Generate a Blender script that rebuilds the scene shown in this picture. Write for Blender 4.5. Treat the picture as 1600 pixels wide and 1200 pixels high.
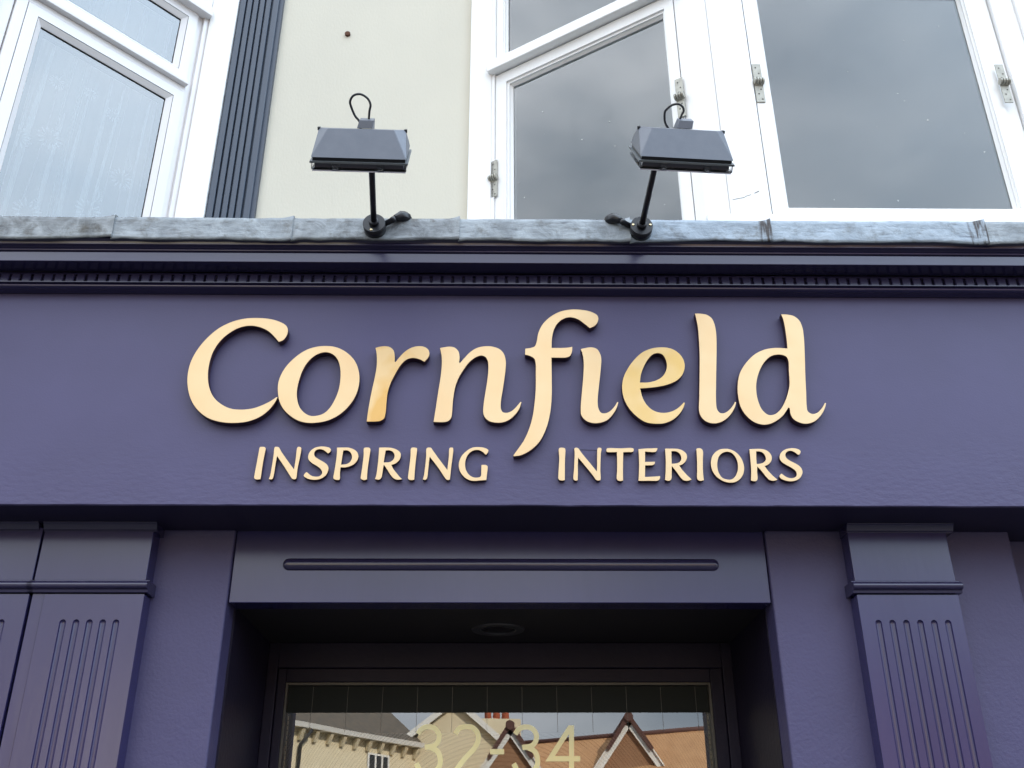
import bpy, bmesh, math, random
from mathutils import Vector, Matrix, noise
random.seed(7)
S = bpy.context.scene
for o in list(bpy.data.objects): bpy.data.objects.remove(o)

# ------------------------------------------------------------------ camera
cam = bpy.data.cameras.new('camera'); co = bpy.data.objects.new('camera', cam)
S.collection.objects.link(co); S.camera = co
cam.sensor_width = 36; cam.lens = 35.0; cam.clip_start = .05; cam.clip_end = 600
p, y_, r_ = math.radians(26.3), math.radians(0.8), math.radians(0.15)
fw = Vector((math.sin(y_)*math.cos(p), math.cos(y_)*math.cos(p), math.sin(p)))
rt = Vector((math.cos(y_), -math.sin(y_), 0)); up = rt.cross(fw)
rt2 = rt*math.cos(r_) - up*math.sin(r_); up2 = up*math.cos(r_) + rt*math.sin(r_)
co.matrix_world = Matrix(((rt2.x, up2.x, -fw.x, 0), (rt2.y, up2.y, -fw.y, -2.7), (rt2.z, up2.z, -fw.z, 1.6), (0, 0, 0, 1)))

# ------------------------------------------------------------------ sky, sun, exposure
TO_SUN = Vector((.50, .72, .60)).normalized()
W = bpy.data.worlds.new('World'); S.world = W; W.use_nodes = True
nt = W.node_tree; nt.nodes.clear()
def N(nt, t, **kw):
    n = nt.nodes.new(t)
    for k, v in kw.items(): setattr(n, k, v)
    return n
sky = N(nt, 'ShaderNodeTexSky', sky_type='NISHITA', sun_disc=False)
sky.sun_elevation = math.asin(TO_SUN.z); sky.sun_rotation = math.atan2(TO_SUN.x, TO_SUN.y)
sky.air_density = 1.0; sky.dust_density = 1.2; sky.ozone_density = 1.0
tc = N(nt, 'ShaderNodeTexCoord')
mp = N(nt, 'ShaderNodeMapping'); mp.inputs['Scale'].default_value = (1.5, 1.5, 3.0); mp.inputs['Location'].default_value = (3.1, .4, 1.7)
nz = N(nt, 'ShaderNodeTexNoise'); nz.inputs['Scale'].default_value = 1.25; nz.inputs['Detail'].default_value = 7; nz.inputs['Roughness'].default_value = .52
dotx = N(nt, 'ShaderNodeVectorMath', operation='DOT_PRODUCT'); dotx.inputs[1].default_value = (-.26, -.06, .05)
addn = N(nt, 'ShaderNodeMath', operation='ADD')
rmp = N(nt, 'ShaderNodeValToRGB'); rmp.color_ramp.elements[0].position = .30; rmp.color_ramp.elements[1].position = .60; rmp.color_ramp.elements[0].color = (.25, .25, .25, 1)
nz2 = N(nt, 'ShaderNodeTexNoise'); nz2.inputs['Scale'].default_value = 3.0; nz2.inputs['Detail'].default_value = 5
cr = N(nt, 'ShaderNodeValToRGB'); cr.color_ramp.elements[0].position = .34; cr.color_ramp.elements[1].position = .66
cr.color_ramp.elements[0].color = (5.8, 6.9, 8.2, 1); cr.color_ramp.elements[1].color = (14.0, 14.8, 15.8, 1)
mixc = N(nt, 'ShaderNodeMixRGB')
bg = N(nt, 'ShaderNodeBackground'); bg.inputs['Strength'].default_value = .1
wo = N(nt, 'ShaderNodeOutputWorld')
l = nt.links.new
l(tc.outputs['Generated'], mp.inputs['Vector']); l(mp.outputs[0], nz.inputs['Vector']); l(mp.outputs[0], nz2.inputs['Vector'])
l(tc.outputs['Generated'], dotx.inputs[0]); l(nz.outputs['Fac'], addn.inputs[0]); l(dotx.outputs['Value'], addn.inputs[1])
l(addn.outputs[0], rmp.inputs[0]); l(nz2.outputs['Fac'], cr.inputs[0])
l(rmp.outputs[0], mixc.inputs[0]); l(sky.outputs[0], mixc.inputs[1]); l(cr.outputs[0], mixc.inputs[2])
# the air brightens to a milky blue towards the sun's side of the street
dsun = N(nt, 'ShaderNodeVectorMath', operation='DOT_PRODUCT'); dsun.inputs[1].default_value = (.93, -.10, .35)
l(tc.outputs['Generated'], dsun.inputs[0])
msun = N(nt, 'ShaderNodeMapRange', interpolation_type='SMOOTHSTEP'); msun.inputs['From Min'].default_value = .25; msun.inputs['From Max'].default_value = 1.0; msun.inputs['To Max'].default_value = .64
l(dsun.outputs['Value'], msun.inputs[0])
wisp = N(nt, 'ShaderNodeMixRGB'); wisp.inputs[1].default_value = (15.0, 20.0, 25.5, 1); wisp.inputs[2].default_value = (20.5, 23.5, 26.5, 1); l(nz2.outputs['Fac'], wisp.inputs[0])
mixs = N(nt, 'ShaderNodeMixRGB'); l(msun.outputs[0], mixs.inputs[0]); l(mixc.outputs[0], mixs.inputs[1]); l(wisp.outputs[0], mixs.inputs[2])
# overcast air is about three times as bright overhead as at the skyline
sz = N(nt, 'ShaderNodeSeparateXYZ'); l(tc.outputs['Generated'], sz.inputs[0])
ov = N(nt, 'ShaderNodeMapRange'); ov.inputs['From Min'].default_value = 0; ov.inputs['From Max'].default_value = 1; ov.inputs['To Min'].default_value = .62; ov.inputs['To Max'].default_value = 1.86
l(sz.outputs['Z'], ov.inputs[0])
mulv = N(nt, 'ShaderNodeVectorMath', operation='SCALE'); l(mixs.outputs[0], mulv.inputs[0]); l(ov.outputs[0], mulv.inputs['Scale'])
l(mulv.outputs[0], bg.inputs[0]); l(bg.outputs[0], wo.inputs[0])

sl = bpy.data.lights.new('sun', 'SUN'); sl.energy = 5.0; sl.angle = math.radians(.5); sl.color = (1, .93, .82)
so = bpy.data.objects.new('sun', sl); S.collection.objects.link(so)
so.rotation_euler = TO_SUN.to_track_quat('Z', 'Y').to_euler()
S.view_settings.view_transform = 'Standard'; S.view_settings.look = 'None'
S.view_settings.exposure = .86; S.view_settings.gamma = 1; S.view_settings.use_curve_mapping = False
S.render.engine = 'CYCLES'

# ------------------------------------------------------------------ helpers
def thing(name, label, cat, loc=(0, 0, 0), group=None, kind=None):
    o = bpy.data.objects.new(name, None); S.collection.objects.link(o); o.location = loc
    o.empty_display_size = .1
    tag(o, label, cat, group, kind); return o
def tag(o, label=None, cat=None, group=None, kind=None):
    for k, v in (('label', label), ('category', cat), ('group', group), ('kind', kind)):
        if v: o[k] = v
    return o
def origin(o):
    m = Matrix.Translation(o.location)
    return m if o.parent is None else m
def put(name, me, parent=None, mats=None):
    """link a mesh whose vertices are in world metres, as a child of its thing"""
    o = bpy.data.objects.new(name, me); S.collection.objects.link(o)
    for m in (mats or []): me.materials.append(m)
    if parent is not None:
        o.parent = parent
        o.matrix_parent_inverse = Matrix.Translation(-world_loc(parent))
    return o
def world_loc(o):
    # empties carry a location; meshes sit at the origin of their own coordinates
    if o.type == 'EMPTY': return Vector(o.location)
    return Vector((0, 0, 0))
class MB:
    def __init__(s): s.v = []; s.f = []; s.m = []; s.sm = []
    def face(s, pts, m=0, smooth=False):
        b = len(s.v); s.v += [tuple(q) for q in pts]; s.f.append(tuple(range(b, b+len(pts)))); s.m.append(m); s.sm.append(smooth)
    def box(s, a, b, m=0):
        x0, y0, z0 = a; x1, y1, z1 = b
        s.hexa([(x0,y0,z0),(x1,y0,z0),(x1,y1,z0),(x0,y1,z0),(x0,y0,z1),(x1,y0,z1),(x1,y1,z1),(x0,y1,z1)], m)
    def hexa(s, c, m=0):
        b = len(s.v); s.v += [tuple(q) for q in c]
        for q in ((0,3,2,1),(4,5,6,7),(0,1,5,4),(1,2,6,5),(2,3,7,6),(3,0,4,7)):
            s.f.append(tuple(b+i for i in q)); s.m.append(m); s.sm.append(False)
    def prism_x(s, prof, x0, x1, m=0, smooth=False):
        """closed (y,z) profile swept along x"""
        b = len(s.v); n = len(prof)
        s.v += [(x0, q[0], q[1]) for q in prof] + [(x1, q[0], q[1]) for q in prof]
        for i in range(n):
            j = (i+1) % n; s.f.append((b+i, b+j, b+n+j, b+n+i)); s.m.append(m); s.sm.append(smooth)
        s.f.append(tuple(b+i for i in reversed(range(n)))); s.m.append(m); s.sm.append(False)
        s.f.append(tuple(b+n+i for i in range(n))); s.m.append(m); s.sm.append(False)
    def tube(s, pts, r, n=12, m=0, caps=True):
        pts = [Vector(q) for q in pts]; rs = r if isinstance(r, (list, tuple)) else [r]*len(pts)
        b = len(s.v); ref = None
        for i, q in enumerate(pts):
            t = (pts[min(i+1, len(pts)-1)] - pts[max(i-1, 0)]).normalized()
            if ref is None:
                ref = Vector((0, 0, 1)) if abs(t.z) < .9 else Vector((1, 0, 0))
            u = (ref - t*ref.dot(t)).normalized(); w = t.cross(u); ref = u
            for k in range(n):
                a = 2*math.pi*k/n; s.v.append(tuple(q + (u*math.cos(a)+w*math.sin(a))*rs[i]))
        for i in range(len(pts)-1):
            for k in range(n):
                k2 = (k+1) % n
                s.f.append((b+i*n+k, b+i*n+k2, b+(i+1)*n+k2, b+(i+1)*n+k)); s.m.append(m); s.sm.append(True)
        if caps:
            s.f.append(tuple(b+k for k in reversed(range(n)))); s.m.append(m); s.sm.append(False)
            e = b+(len(pts)-1)*n
            s.f.append(tuple(e+k for k in range(n))); s.m.append(m); s.sm.append(False)
    def mesh(s, name, bevel=0, seg=2):
        me = bpy.data.meshes.new(name); me.from_pydata(s.v, [], s.f)
        bm = bmesh.new(); bm.from_mesh(me)
        for i, f in enumerate(bm.faces): f.material_index = s.m[i]; f.smooth = s.sm[i]
        if len(s.f) > 1: bmesh.ops.recalc_face_normals(bm, faces=bm.faces[:])
        if bevel:
            es = [e for e in bm.edges if len(e.link_faces) == 2 and e.calc_face_angle(0) > .5]
            bmesh.ops.bevel(bm, geom=es, offset=bevel, segments=seg, affect='EDGES', profile=.5, clamp_overlap=True)
        bm.to_mesh(me); bm.free(); return me
    def put(s, name, mat, parent=None, bevel=0, seg=2):
        mats = mat if isinstance(mat, (list, tuple)) else [mat]
        return put(name, s.mesh(name, bevel, seg), parent, mats)
def recalc_only(me):
    bm = bmesh.new(); bm.from_mesh(me); bmesh.ops.recalc_face_normals(bm, faces=bm.faces[:]); bm.to_mesh(me); bm.free()

# ------------------------------------------------------------------ materials
def mat(name, col, rough=.5, metal=0, col2=None, nscale=4, ndetail=5, lo=.35, hi=.65, bump=0, bscale=60, spec=.5, stretch=None, bdetail=4, bump2=None, coat=0):
    m = bpy.data.materials.new(name); m.use_nodes = True; nt = m.node_tree; L = nt.links.new
    b = nt.nodes['Principled BSDF']; b.inputs['Roughness'].default_value = rough; b.inputs['Metallic'].default_value = metal
    b.inputs['Specular IOR Level'].default_value = spec; b.inputs['Base Color'].default_value = (*col, 1)
    b.inputs['Coat Weight'].default_value = coat
    t = N(nt, 'ShaderNodeTexCoord'); mp = N(nt, 'ShaderNodeMapping')
    if stretch: mp.inputs['Scale'].default_value = stretch
    L(t.outputs['Object'], mp.inputs['Vector'])
    if col2:
        n = N(nt, 'ShaderNodeTexNoise'); n.inputs['Scale'].default_value = nscale; n.inputs['Detail'].default_value = ndetail; n.inputs['Roughness'].default_value = .6
        r = N(nt, 'ShaderNodeValToRGB'); r.color_ramp.elements[0].position = lo; r.color_ramp.elements[1].position = hi
        r.color_ramp.elements[0].color = (*col, 1); r.color_ramp.elements[1].color = (*col2, 1)
        L(mp.outputs[0], n.inputs['Vector']); L(n.outputs['Fac'], r.inputs[0]); L(r.outputs[0], b.inputs['Base Color'])
    if bump:
        n = N(nt, 'ShaderNodeTexNoise'); n.inputs['Scale'].default_value = bscale; n.inputs['Detail'].default_value = bdetail
        L(mp.outputs[0], n.inputs['Vector'])
        bu = N(nt, 'ShaderNodeBump'); bu.inputs['Strength'].default_value = 1; bu.inputs['Distance'].default_value = bump
        L(n.outputs['Fac'], bu.inputs['Height'])
        if bump2:
            n2 = N(nt, 'ShaderNodeTexNoise'); n2.inputs['Scale'].default_value = bump2[1]; n2.inputs['Detail'].default_value = 2
            L(mp.outputs[0], n2.inputs['Vector'])
            bu2 = N(nt, 'ShaderNodeBump'); bu2.inputs['Distance'].default_value = bump2[0]
            L(n2.outputs['Fac'], bu2.inputs['Height']); L(bu2.outputs[0], bu.inputs['Normal'])
        L(bu.outputs[0], b.inputs['Normal'])
    return m
def glass(name, ior, tint=(1, 1, 1), wav=.0004, body=None, smear=0):
    m = bpy.data.materials.new(name); m.use_nodes = True; nt = m.node_tree; nt.nodes.clear(); L = nt.links.new
    out = N(nt, 'ShaderNodeOutputMaterial'); fr = N(nt, 'ShaderNodeFresnel'); fr.inputs['IOR'].default_value = ior
    tr = N(nt, 'ShaderNodeBsdfTransparent'); tr.inputs[0].default_value = (*tint, 1)
    gl = N(nt, 'ShaderNodeBsdfGlossy'); gl.inputs['Roughness'].default_value = .0
    mx = N(nt, 'ShaderNodeMixShader')
    t = N(nt, 'ShaderNodeTexCoord'); n = N(nt, 'ShaderNodeTexNoise'); n.inputs['Scale'].default_value = 2.2; n.inputs['Detail'].default_value = 1
    bu = N(nt, 'ShaderNodeBump'); bu.inputs['Distance'].default_value = wav
    L(t.outputs['Object'], n.inputs['Vector']); L(n.outputs['Fac'], bu.inputs['Height']); L(bu.outputs[0], gl.inputs['Normal'])
    L(fr.outputs[0], mx.inputs[0]); L(tr.outputs[0], mx.inputs[1]); L(gl.outputs[0], mx.inputs[2])
    last = mx
    if smear:
        df = N(nt, 'ShaderNodeBsdfDiffuse'); df.inputs[0].default_value = (.6, .6, .58, 1)
        n2 = N(nt, 'ShaderNodeTexNoise'); n2.inputs['Scale'].default_value = 3; n2.inputs['Detail'].default_value = 6
        r = N(nt, 'ShaderNodeMapRange'); r.inputs['From Min'].default_value = .4; r.inputs['From Max'].default_value = .8
        r.inputs['To Min'].default_value = 0; r.inputs['To Max'].default_value = smear
        L(t.outputs['Object'], n2.inputs['Vector']); L(n2.outputs['Fac'], r.inputs[0])
        m2 = N(nt, 'ShaderNodeMixShader'); L(r.outputs[0], m2.inputs[0]); L(mx.outputs[0], m2.inputs[1]); L(df.outputs[0], m2.inputs[2]); last = m2
    L(last.outputs[0], out.inputs[0]); return m

PUR, PUR2 = (.057, .050, .124), (.063, .055, .138)
M = {}
M['fascia'] = mat('fascia_paint', PUR, .50, col2=PUR2, nscale=2.5, bump=.0003, bscale=170, bump2=(.002, 5))
M['fascia_plaster'] = mat('painted_plaster', PUR, .55, col2=PUR2, nscale=3, bump=.0014, bscale=110, bdetail=5, bump2=(.0015, 12))
WD, WD2 = (.027, .023, .092), (.032, .028, .104)
M['wood'] = mat('purple_gloss', WD, .22, col2=WD2, nscale=5, bump=.0003, bscale=60, stretch=(1, 1, .15), spec=.72)
M['wood_h'] = mat('purple_gloss_moulding', (.024, .020, .060), .21, col2=(.028, .024, .070), nscale=5, bump=.0003, bscale=50, stretch=(.12, 1, 1), spec=.72)
M['cream'] = mat('cream_render', (.60, .575, .49), .85, col2=(.635, .608, .515), nscale=2.2, stretch=(1, 1, .45), bump=.0008, bscale=120, bump2=(.003, 5))
M['slate_paint'] = mat('slate_blue_paint', (.040, .056, .088), .42, col2=(.05, .067, .10), nscale=6, bump=.0006, bscale=60, stretch=(1, 1, .1))
M['white'] = mat('white_gloss', (.82, .82, .81), .35, col2=(.86, .86, .86), nscale=3, bump=.0006, bscale=40, stretch=(1, 1, .3))
M['upvc'] = mat('white_plastic_frame', (.70, .685, .69), .30, col2=(.73, .715, .72), nscale=2)
M['gasket'] = mat('black_gasket', (.02, .02, .022), .6)
M['lead'] = None
M['black'] = mat('black_powdercoat', (.012, .013, .018), .30, bump=.0002, bscale=300)
M['lamp_grey'] = mat('lamp_housing', (.088, .101, .132), .38, col2=(.105, .118, .150), nscale=25, lo=.3, hi=.7, bump=.0002, bscale=400)
M['lamp_flange'] = mat('lamp_flange', (.12, .135, .15), .45)
M['brass'] = mat('screw_brass', (.75, .62, .38), .3, 1)
M['hinge'] = mat('hinge_zinc', (.42, .41, .36), .5, .35, col2=(.32, .31, .27), nscale=60)
M['hole'] = mat('screw_hole', (.03, .028, .025), .8)
M['room'] = mat('room_plaster', (.72, .72, .72), .9)
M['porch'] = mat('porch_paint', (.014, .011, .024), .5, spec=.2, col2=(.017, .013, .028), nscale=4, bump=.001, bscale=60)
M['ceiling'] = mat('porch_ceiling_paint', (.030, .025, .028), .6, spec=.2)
M['digit'] = mat('yellow_vinyl', (.98, .90, .46), .08, spec=.9)
M['etch'] = mat('etched_line', (.16, .15, .13), .6)
M['spacer'] = mat('aluminium_spacer', (.28, .24, .17), .4, .6)
M['clear'] = glass('clear_plastic', 1.6, (.9, .9, .92))
M['lampglass'] = glass('lamp_glass', 1.5, (.8, .82, .85))
M['pane_old'] = glass('old_window_glass', 2.05, (.86, .91, .92), .0006, smear=.05)
M['pane_new'] = glass('double_glazing', 2.55, (.88, .95, .98), .0004)
M['pane_door'] = glass('door_glass', 2.9, (.86, .88, .86), .0005)
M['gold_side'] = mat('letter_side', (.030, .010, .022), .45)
M['seal'] = mat('dark_joint', (.012, .011, .022), .7)
BIG_LETTERS = [["C",[[[-0.6736,3.0611,1],[-0.6612,3.0667],[-0.6514,3.0828],[-0.6493,3.1015],[-0.6565,3.1184],[-0.6758,3.1315],[-0.7064,3.1416],[-0.7462,3.1456],[-0.7853,3.1431],[-0.8233,3.1319],[-0.8598,3.1099],[-0.8913,3.0761],[-0.9152,3.0371],[-0.9303,2.995],[-0.9344,2.9517],[-0.9287,2.9089],[-0.9142,2.8685],[-0.8905,2.8338],[-0.8555,2.8063],[-0.8165,2.7934],[-0.7787,2.7902],[-0.7387,2.7947],[-0.7059,2.8086],[-0.6802,2.8311],[-0.664,2.8572],[-0.6576,2.8747,1],[-0.6612,2.8754,1],[-0.6772,2.8624],[-0.7009,2.8484],[-0.728,2.8379],[-0.762,2.8339],[-0.7938,2.8376],[-0.824,2.8531],[-0.8492,2.8775],[-0.8656,2.911],[-0.8734,2.9484],[-0.8743,2.9844],[-0.8683,3.0245],[-0.8534,3.0595],[-0.831,3.0875],[-0.801,3.109],[-0.7692,3.1171],[-0.7394,3.1131],[-0.7118,3.1001],[-0.6921,3.0826]]]],["o",[[[-0.5319,3.0482],[-0.5576,3.0452],[-0.5853,3.0353],[-0.6143,3.0132],[-0.6397,2.9825],[-0.6546,2.9521],[-0.6611,2.9207],[-0.6582,2.8867],[-0.6503,2.8587],[-0.6366,2.8351],[-0.6158,2.8144],[-0.5893,2.798],[-0.5612,2.7912],[-0.5338,2.7921],[-0.5019,2.7997],[-0.4731,2.8163],[-0.4497,2.8399],[-0.4316,2.8693],[-0.4212,2.9046],[-0.4197,2.9387],[-0.4256,2.9704],[-0.4391,2.9993],[-0.4601,3.0226],[-0.4845,3.0387],[-0.5085,3.0466]],[[-0.5314,3.0258],[-0.5528,3.0187],[-0.5743,2.9987],[-0.5897,2.9697],[-0.5991,2.9323],[-0.6026,2.8954],[-0.5989,2.8672],[-0.5896,2.8422],[-0.5741,2.8242],[-0.5557,2.8146],[-0.5382,2.8147],[-0.5187,2.8216],[-0.5024,2.8383],[-0.4894,2.8649],[-0.4803,2.8958],[-0.477,2.9299],[-0.479,2.9644],[-0.4863,2.9933],[-0.4981,3.0122],[-0.5144,3.0233]]]],["r",[[[-0.3784,3.0421,1],[-0.3644,3.0466],[-0.3463,3.0482],[-0.3331,3.0444],[-0.3227,3.0335],[-0.3185,3.0174],[-0.3171,2.9955,1],[-0.3145,2.9941,1],[-0.3029,3.0116],[-0.2882,3.0293],[-0.2706,3.0426],[-0.2501,3.0486],[-0.2318,3.0472],[-0.2185,3.0384],[-0.2134,3.0252],[-0.215,3.012],[-0.2273,2.9944,1],[-0.2431,3.0031],[-0.264,3.0074],[-0.2818,3.0015],[-0.2978,2.9839],[-0.313,2.9535],[-0.3255,2.922],[-0.3327,2.8908],[-0.3346,2.8542],[-0.3355,2.8237],[-0.3395,2.8057],[-0.3504,2.798],[-0.3653,2.796],[-0.3898,2.7959,1],[-0.3875,2.8318],[-0.3811,2.8934],[-0.374,2.9447],[-0.3709,2.9793],[-0.3722,3.0113],[-0.3751,3.0304]]]],["n",[[[-0.1822,3.0424,1],[-0.1667,3.0461],[-0.1499,3.0476],[-0.1355,3.0432],[-0.1248,3.03],[-0.1213,3.0124],[-0.1224,2.9926,1],[-0.1188,2.9926,1],[-0.1062,3.0096],[-0.0884,3.0302],[-0.0678,3.0441],[-0.0444,3.0496],[-0.021,3.0482],[-0.0001,3.0394],[0.0129,3.0233],[0.0189,2.9984],[0.0182,2.9693],[0.0143,2.9348],[0.0093,2.8977],[0.0043,2.8611],[0.0043,2.8415],[0.0094,2.829],[0.0195,2.8263],[0.0334,2.8305],[0.046,2.8417],[0.0562,2.8543],[0.0626,2.8627,1],[0.0656,2.8607,1],[0.0587,2.8389],[0.046,2.8195],[0.0283,2.8028],[0.0082,2.7945],[-0.0119,2.7939],[-0.0295,2.7985],[-0.0421,2.8095],[-0.0478,2.8247],[-0.0476,2.8497],[-0.0429,2.889],[-0.0369,2.9346],[-0.0342,2.9749],[-0.0362,2.9982],[-0.0428,3.0113],[-0.0558,3.0165],[-0.0713,3.0112],[-0.0904,2.995],[-0.108,2.9688],[-0.1228,2.94],[-0.1324,2.9085],[-0.1377,2.8662],[-0.1394,2.8299],[-0.1414,2.8105],[-0.1487,2.7995],[-0.1599,2.7953],[-0.1937,2.7952,1],[-0.1888,2.838],[-0.1829,2.8942],[-0.1769,2.9483],[-0.1749,2.9859],[-0.1763,3.0151]]]],["f",[[[0.2782,3.1136,1],[0.2951,3.124],[0.305,3.1431],[0.3028,3.1598],[0.2846,3.1726],[0.2557,3.1797],[0.2225,3.1809],[0.1891,3.1736],[0.1597,3.1566],[0.1344,3.1303],[0.1195,3.0996],[0.112,3.0622],[0.1066,3.0496],[0.0963,3.045],[0.078,3.0416,1],[0.077,3.0204,1],[0.0919,3.0159],[0.1048,3.0068],[0.1087,2.9909],[0.1086,2.9524],[0.1075,2.8988],[0.1029,2.8504],[0.0978,2.8157],[0.0875,2.777],[0.0716,2.7387],[0.0403,2.6904,1],[0.0422,2.6875,1],[0.0616,2.6905],[0.0887,2.7052],[0.1162,2.7325],[0.1364,2.7729],[0.149,2.8202],[0.1552,2.8725],[0.1569,2.9346],[0.1576,3.0103,1],[0.177,3.0103],[0.2014,3.0109],[0.2137,3.0165],[0.2202,3.0303],[0.222,3.0488,1],[0.2023,3.0454],[0.1587,3.0448,1],[0.16,3.0717],[0.1647,3.0998],[0.1755,3.1258],[0.1946,3.1449],[0.2175,3.1522],[0.2422,3.1451],[0.2623,3.1286]]]],["i",[[[0.247,3.0406,1],[0.2635,3.0453],[0.2799,3.0472],[0.296,3.0422],[0.3055,3.0261],[0.3088,3.0077],[0.3051,2.9667],[0.2982,2.9173],[0.292,2.8642],[0.2938,2.8402],[0.3012,2.8272],[0.313,2.8259],[0.3272,2.8329],[0.3418,2.8491],[0.3504,2.8636,1],[0.3535,2.861,1],[0.3474,2.8426],[0.3345,2.8208],[0.3179,2.8035],[0.2979,2.7948],[0.2742,2.7934],[0.2549,2.8011],[0.2417,2.8183],[0.2403,2.8378],[0.2452,2.8905],[0.2522,2.953],[0.2545,2.9983],[0.2514,3.0258]]]],["e",[[[0.4935,3.0482],[0.4658,3.0445],[0.4362,3.0311],[0.4086,3.0045],[0.3861,2.9723],[0.3714,2.9391],[0.3667,2.9076],[0.3706,2.8737],[0.3841,2.8415],[0.4054,2.8152],[0.4296,2.7973],[0.457,2.7919],[0.4848,2.7934],[0.5108,2.8045],[0.5325,2.8239],[0.5454,2.8435],[0.5519,2.8608,1],[0.5481,2.8617,1],[0.5343,2.8476],[0.5156,2.835],[0.4948,2.8285],[0.4746,2.8287],[0.4548,2.8362],[0.4381,2.8529],[0.4268,2.8767],[0.421,2.9073,1],[0.4468,2.9094],[0.4778,2.9138],[0.5092,2.9224],[0.536,2.9369],[0.5531,2.9571],[0.5608,2.9832],[0.5583,3.0066],[0.548,3.0257],[0.5308,3.0404],[0.513,3.0468]],[[0.4215,2.9278,1],[0.4263,2.9537],[0.4371,2.9827],[0.4531,3.0091],[0.4683,3.0238],[0.4829,3.0274],[0.4956,3.0225],[0.5037,3.0078],[0.5066,2.9859],[0.502,2.9656],[0.4905,2.9482],[0.4742,2.9366],[0.448,2.9285]]]],["l",[[[0.607,3.1685,1],[0.6262,3.1678],[0.6442,3.1637],[0.6581,3.1515],[0.6646,3.1325],[0.6671,3.106],[0.6656,3.0685],[0.6594,3.0056],[0.6516,2.933],[0.645,2.862],[0.6456,2.841],[0.6524,2.8289],[0.6633,2.8272],[0.6767,2.8342],[0.6908,2.8482],[0.7014,2.8647,1],[0.7051,2.8633,1],[0.6984,2.8447],[0.6852,2.8238],[0.6676,2.8064],[0.6477,2.796],[0.6285,2.7935],[0.6101,2.7993],[0.5971,2.8131],[0.5915,2.8321],[0.5958,2.8795],[0.6045,2.9689],[0.6092,3.0237],[0.6114,3.072],[0.6119,3.1171],[0.6095,3.1475]]]],["d",[[[0.8756,3.1672,1],[0.8962,3.1662],[0.9155,3.1605],[0.9302,3.1453],[0.9365,3.1225],[0.9371,3.0922],[0.9315,3.0252],[0.9237,2.9521],[0.9188,2.8984],[0.9143,2.8525],[0.9151,2.835],[0.9251,2.8263],[0.9396,2.8281],[0.9559,2.8421],[0.9699,2.8625,1],[0.9736,2.8611,1],[0.9664,2.8422],[0.9511,2.8195],[0.9295,2.8004],[0.9064,2.7934],[0.8878,2.7961],[0.8702,2.8071],[0.8627,2.8226],[0.8622,2.8443,1],[0.8585,2.8453,1],[0.8402,2.8208],[0.8191,2.8034],[0.7956,2.792],[0.7733,2.7902],[0.7491,2.7998],[0.7292,2.8204],[0.7163,2.8483],[0.7123,2.887],[0.7157,2.9261],[0.7265,2.9622],[0.7478,2.995],[0.7771,3.0245],[0.8084,3.0412],[0.842,3.0477],[0.8681,3.0471],[0.8805,3.046,1],[0.8819,3.0732],[0.8819,3.1184],[0.88,3.1488]],[[0.8506,3.0241],[0.8288,3.0192],[0.807,3.0007],[0.7872,2.9697],[0.7731,2.9299],[0.7691,2.8943],[0.772,2.8625],[0.7803,2.838],[0.796,2.8224],[0.8136,2.8235],[0.8328,2.8382],[0.8527,2.8698],[0.8667,2.9053],[0.8708,2.9196],[0.8755,2.97],[0.878,3.0029],[0.8741,3.0157],[0.865,3.0219]]]]]
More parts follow.
